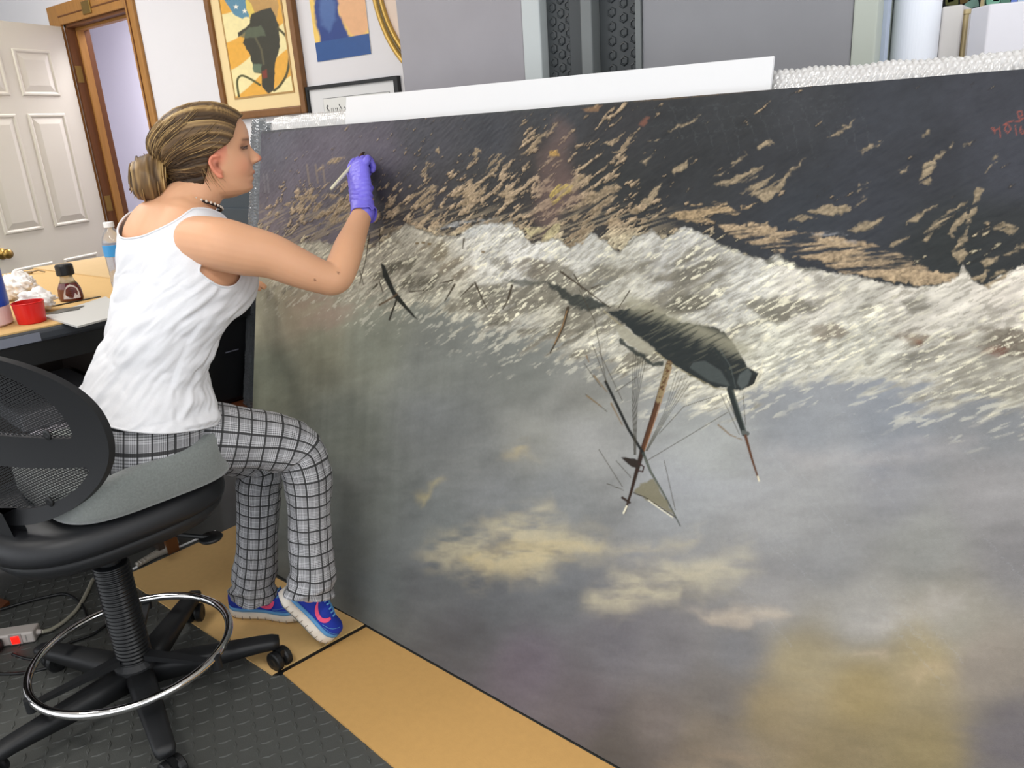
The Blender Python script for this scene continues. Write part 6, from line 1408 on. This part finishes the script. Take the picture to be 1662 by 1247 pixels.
# crown cap
# bun: ring of wound locks around the pony base
n1_, n2_ = 120, 72; A1, A2 = np.meshgrid(np.arange(n1_)*2*math.pi/n1_, np.arange(n2_)*2*math.pi/n2_, indexing='ij')
lock = fbm(np.cos(A2)*4+np.sin(A1)*.5+3, np.sin(A2)*4+np.cos(A1)*.5, 51, 4); wob = fbm(np.cos(A1)*1.5, np.sin(A1)*1.5+np.cos(A2), 55, 2)
mr = .030*(1+.35*(lock-.5)+.3*(wob-.5)); Rm_ = .0165
bx_ = HB[0]-.012+mr*1.28*np.cos(A2)+.006*np.sin(A1); rr_ = Rm_+mr*np.sin(A2)*1.0+.012; by_ = rr_*np.cos(A1)*1.05; bz_ = HB[2]+rr_*np.sin(A1)*.95-.05*(bx_-HB[0])*-1*.3
Vb = HO+bx_.ravel()[:, None]*HF+by_.ravel()[:, None]*HLf+bz_.ravel()[:, None]*HU
Fb = [(i*n2_+j, ((i+1) % n1_)*n2_+j, ((i+1) % n1_)*n2_+(j+1) % n2_, i*n2_+(j+1) % n2_) for i in range(n1_) for j in range(n2_)]
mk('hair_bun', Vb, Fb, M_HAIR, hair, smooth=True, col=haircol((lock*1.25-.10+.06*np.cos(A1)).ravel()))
# separate locks and strands over the cap, and loose ends under the bun
SV = []; SF_ = []; SCc = []; n = 0
def strand(pts, r0, r1, v):
    global n
    V_2, F_2 = tube(catmull(pts, 14), np.interp(np.linspace(0, 1, 14), [0, .3, 1], [r0*.4, r0, r1]), 5); SV.append(V_2); SF_.extend([tuple(i+n for i in f) for f in F_2]); n += len(V_2)
    SCc.append(np.tile(haircol(np.array([v]))[0], (len(V_2), 1)))
r2_ = np.random.default_rng(11)
for k in range(1100):
    i = int(r2_.integers(8, nz-2)); j = int(r2_.integers(0, na))
    if not keep[i, j] or (gh[i, j] < .014 and k % 2) or (X[i, j] > -.01 and Zh[i, j] > .098): continue
    p0 = np.array([XX[i, j], YY[i, j], ZZ[i, j]]); pth = []
    for q in np.linspace(0, 1, 6):
        # walk towards the bun and stay on the cap
        p = p0*(1-q)+np.array([HB[0]+.03, 0, HB[2]+.01])*q; dz_ = p-np.array([-.02, 0, .045]); ia = math.atan2(dz_[1], dz_[0]+1e-9)
        zi = int(np.clip((p[2]+.100)/.242*(nz-1), 0, nz-1)); aj = int(((math.atan2(p[1]/.07, (p[0]+.008)/.1)) % (2*math.pi))/(2*math.pi)*na) % na
        sv = np.array([XX[zi, aj], YY[zi, aj], ZZ[zi, aj]]); pth.append(sv*(1-q**4)+p*q**4)
    P3 = [hd(*(p+nrm(p-np.array([-.02, 0, .04]))*.0012)) for p in pth]
    strand(P3, .0008, .0006, float(np.clip(hv[i, j]+r2_.normal(.10, .22), 0, 1)))
for k in range(46):
    a0 = r2_.uniform(0, 6.28); y0 = r2_.uniform(-.02, .02); s0_ = np.array([HB[0]+r2_.uniform(-.01, .02), y0, HB[2]-.035])
    e = np.array([HB[0]+r2_.uniform(.0, .05), y0+r2_.uniform(-.012, .012), HB[2]-r2_.uniform(.06, .085)]); m_ = (s0_+e)/2+np.array([-.018*r2_.random(), r2_.uniform(-.006, .006), .0])
    strand([hd(*s0_), hd(*m_), hd(*e)], .0012, .0004, r2_.uniform(.4, .95))
for k in range(26):                                                     # fly-aways around ear, nape and crown
    s0_ = np.array([-.018+r2_.uniform(-.02, .01), -.066, .02+r2_.uniform(-.02, .03)]); e = s0_+np.array([r2_.uniform(.0, .03), r2_.uniform(-.004, .012), -r2_.uniform(.03, .075)])
    strand([hd(*s0_), hd(*((s0_+e)/2+np.array([-.006, -.004, 0]))), hd(*e)], .0006, .0002, r2_.uniform(.35, .8))
for k in range(60):                                                     # locks pulled around the bun
    a0 = r2_.uniform(0, 6.28); bpz = r2_.uniform(0, 6.28); pts = []
    for q in np.linspace(0, r2_.uniform(.8, 2.2), 7):
        A1_ = a0+q; m2 = .0335; rr2 = Rm_+m2*math.sin(bpz)+.012; pts.append(hd(HB[0]-.012+m2*1.28*math.cos(bpz)+.006*math.sin(A1_), rr2*math.cos(A1_)*1.05, HB[2]+rr2*math.sin(A1_)*.95))
    strand(pts, .0018, .0008, r2_.uniform(.25, .95))
o = mk('hair_strands', np.vstack(SV), SF_, M_HAIR, hair, smooth=True, col=np.vstack(SCc)); o['kind'] = 'stuff'
# amber elastic
et = [hd(HB[0]+.030, .024*math.cos(q), HB[2]+.014+.024*math.sin(q)) for q in np.linspace(0, 2*math.pi, 33)[:-1]]
mk('hair_tie', *tube(et, .0045, 8, closed=True), mat('amber_tie', (206, 150, 50), .3), hair, smooth=True)
# ---- necklace: dark cord with pale beads
nk = []
c_n = at(312, 331, 1.855)
for q in np.linspace(0, 2*math.pi, 73)[:-1]:
    nk.append(c_n+RBU*.063*math.cos(q)+FB*.052*math.sin(q)-ZUP*.024*math.sin(q))
nkm = mk('necklace', *tube(nk, .0030, 8, closed=True), mat('dark_cord', (40, 30, 28), .6), person, smooth=True, label='dark beaded necklace with pale pearls')
bv, bf_ = lathe([(.001, -.0032), (.0023, -.0023), (.0032, 0), (.0023, .0023), (.001, .0032)], (0, 0, 0), 10); b0 = None
for k in range(0, 72, 2):
    p = nk[k]+ZUP*.0022+(nk[k]-c_n)*.035
    if b0 is None: b0 = mk('bead', bv+p, bf_, mat('pearl', (214, 204, 190), .25), nkm, smooth=True); b0p = p
    else: o = b0.copy(); COL.objects.link(o); o.location = Vector(p-b0p)
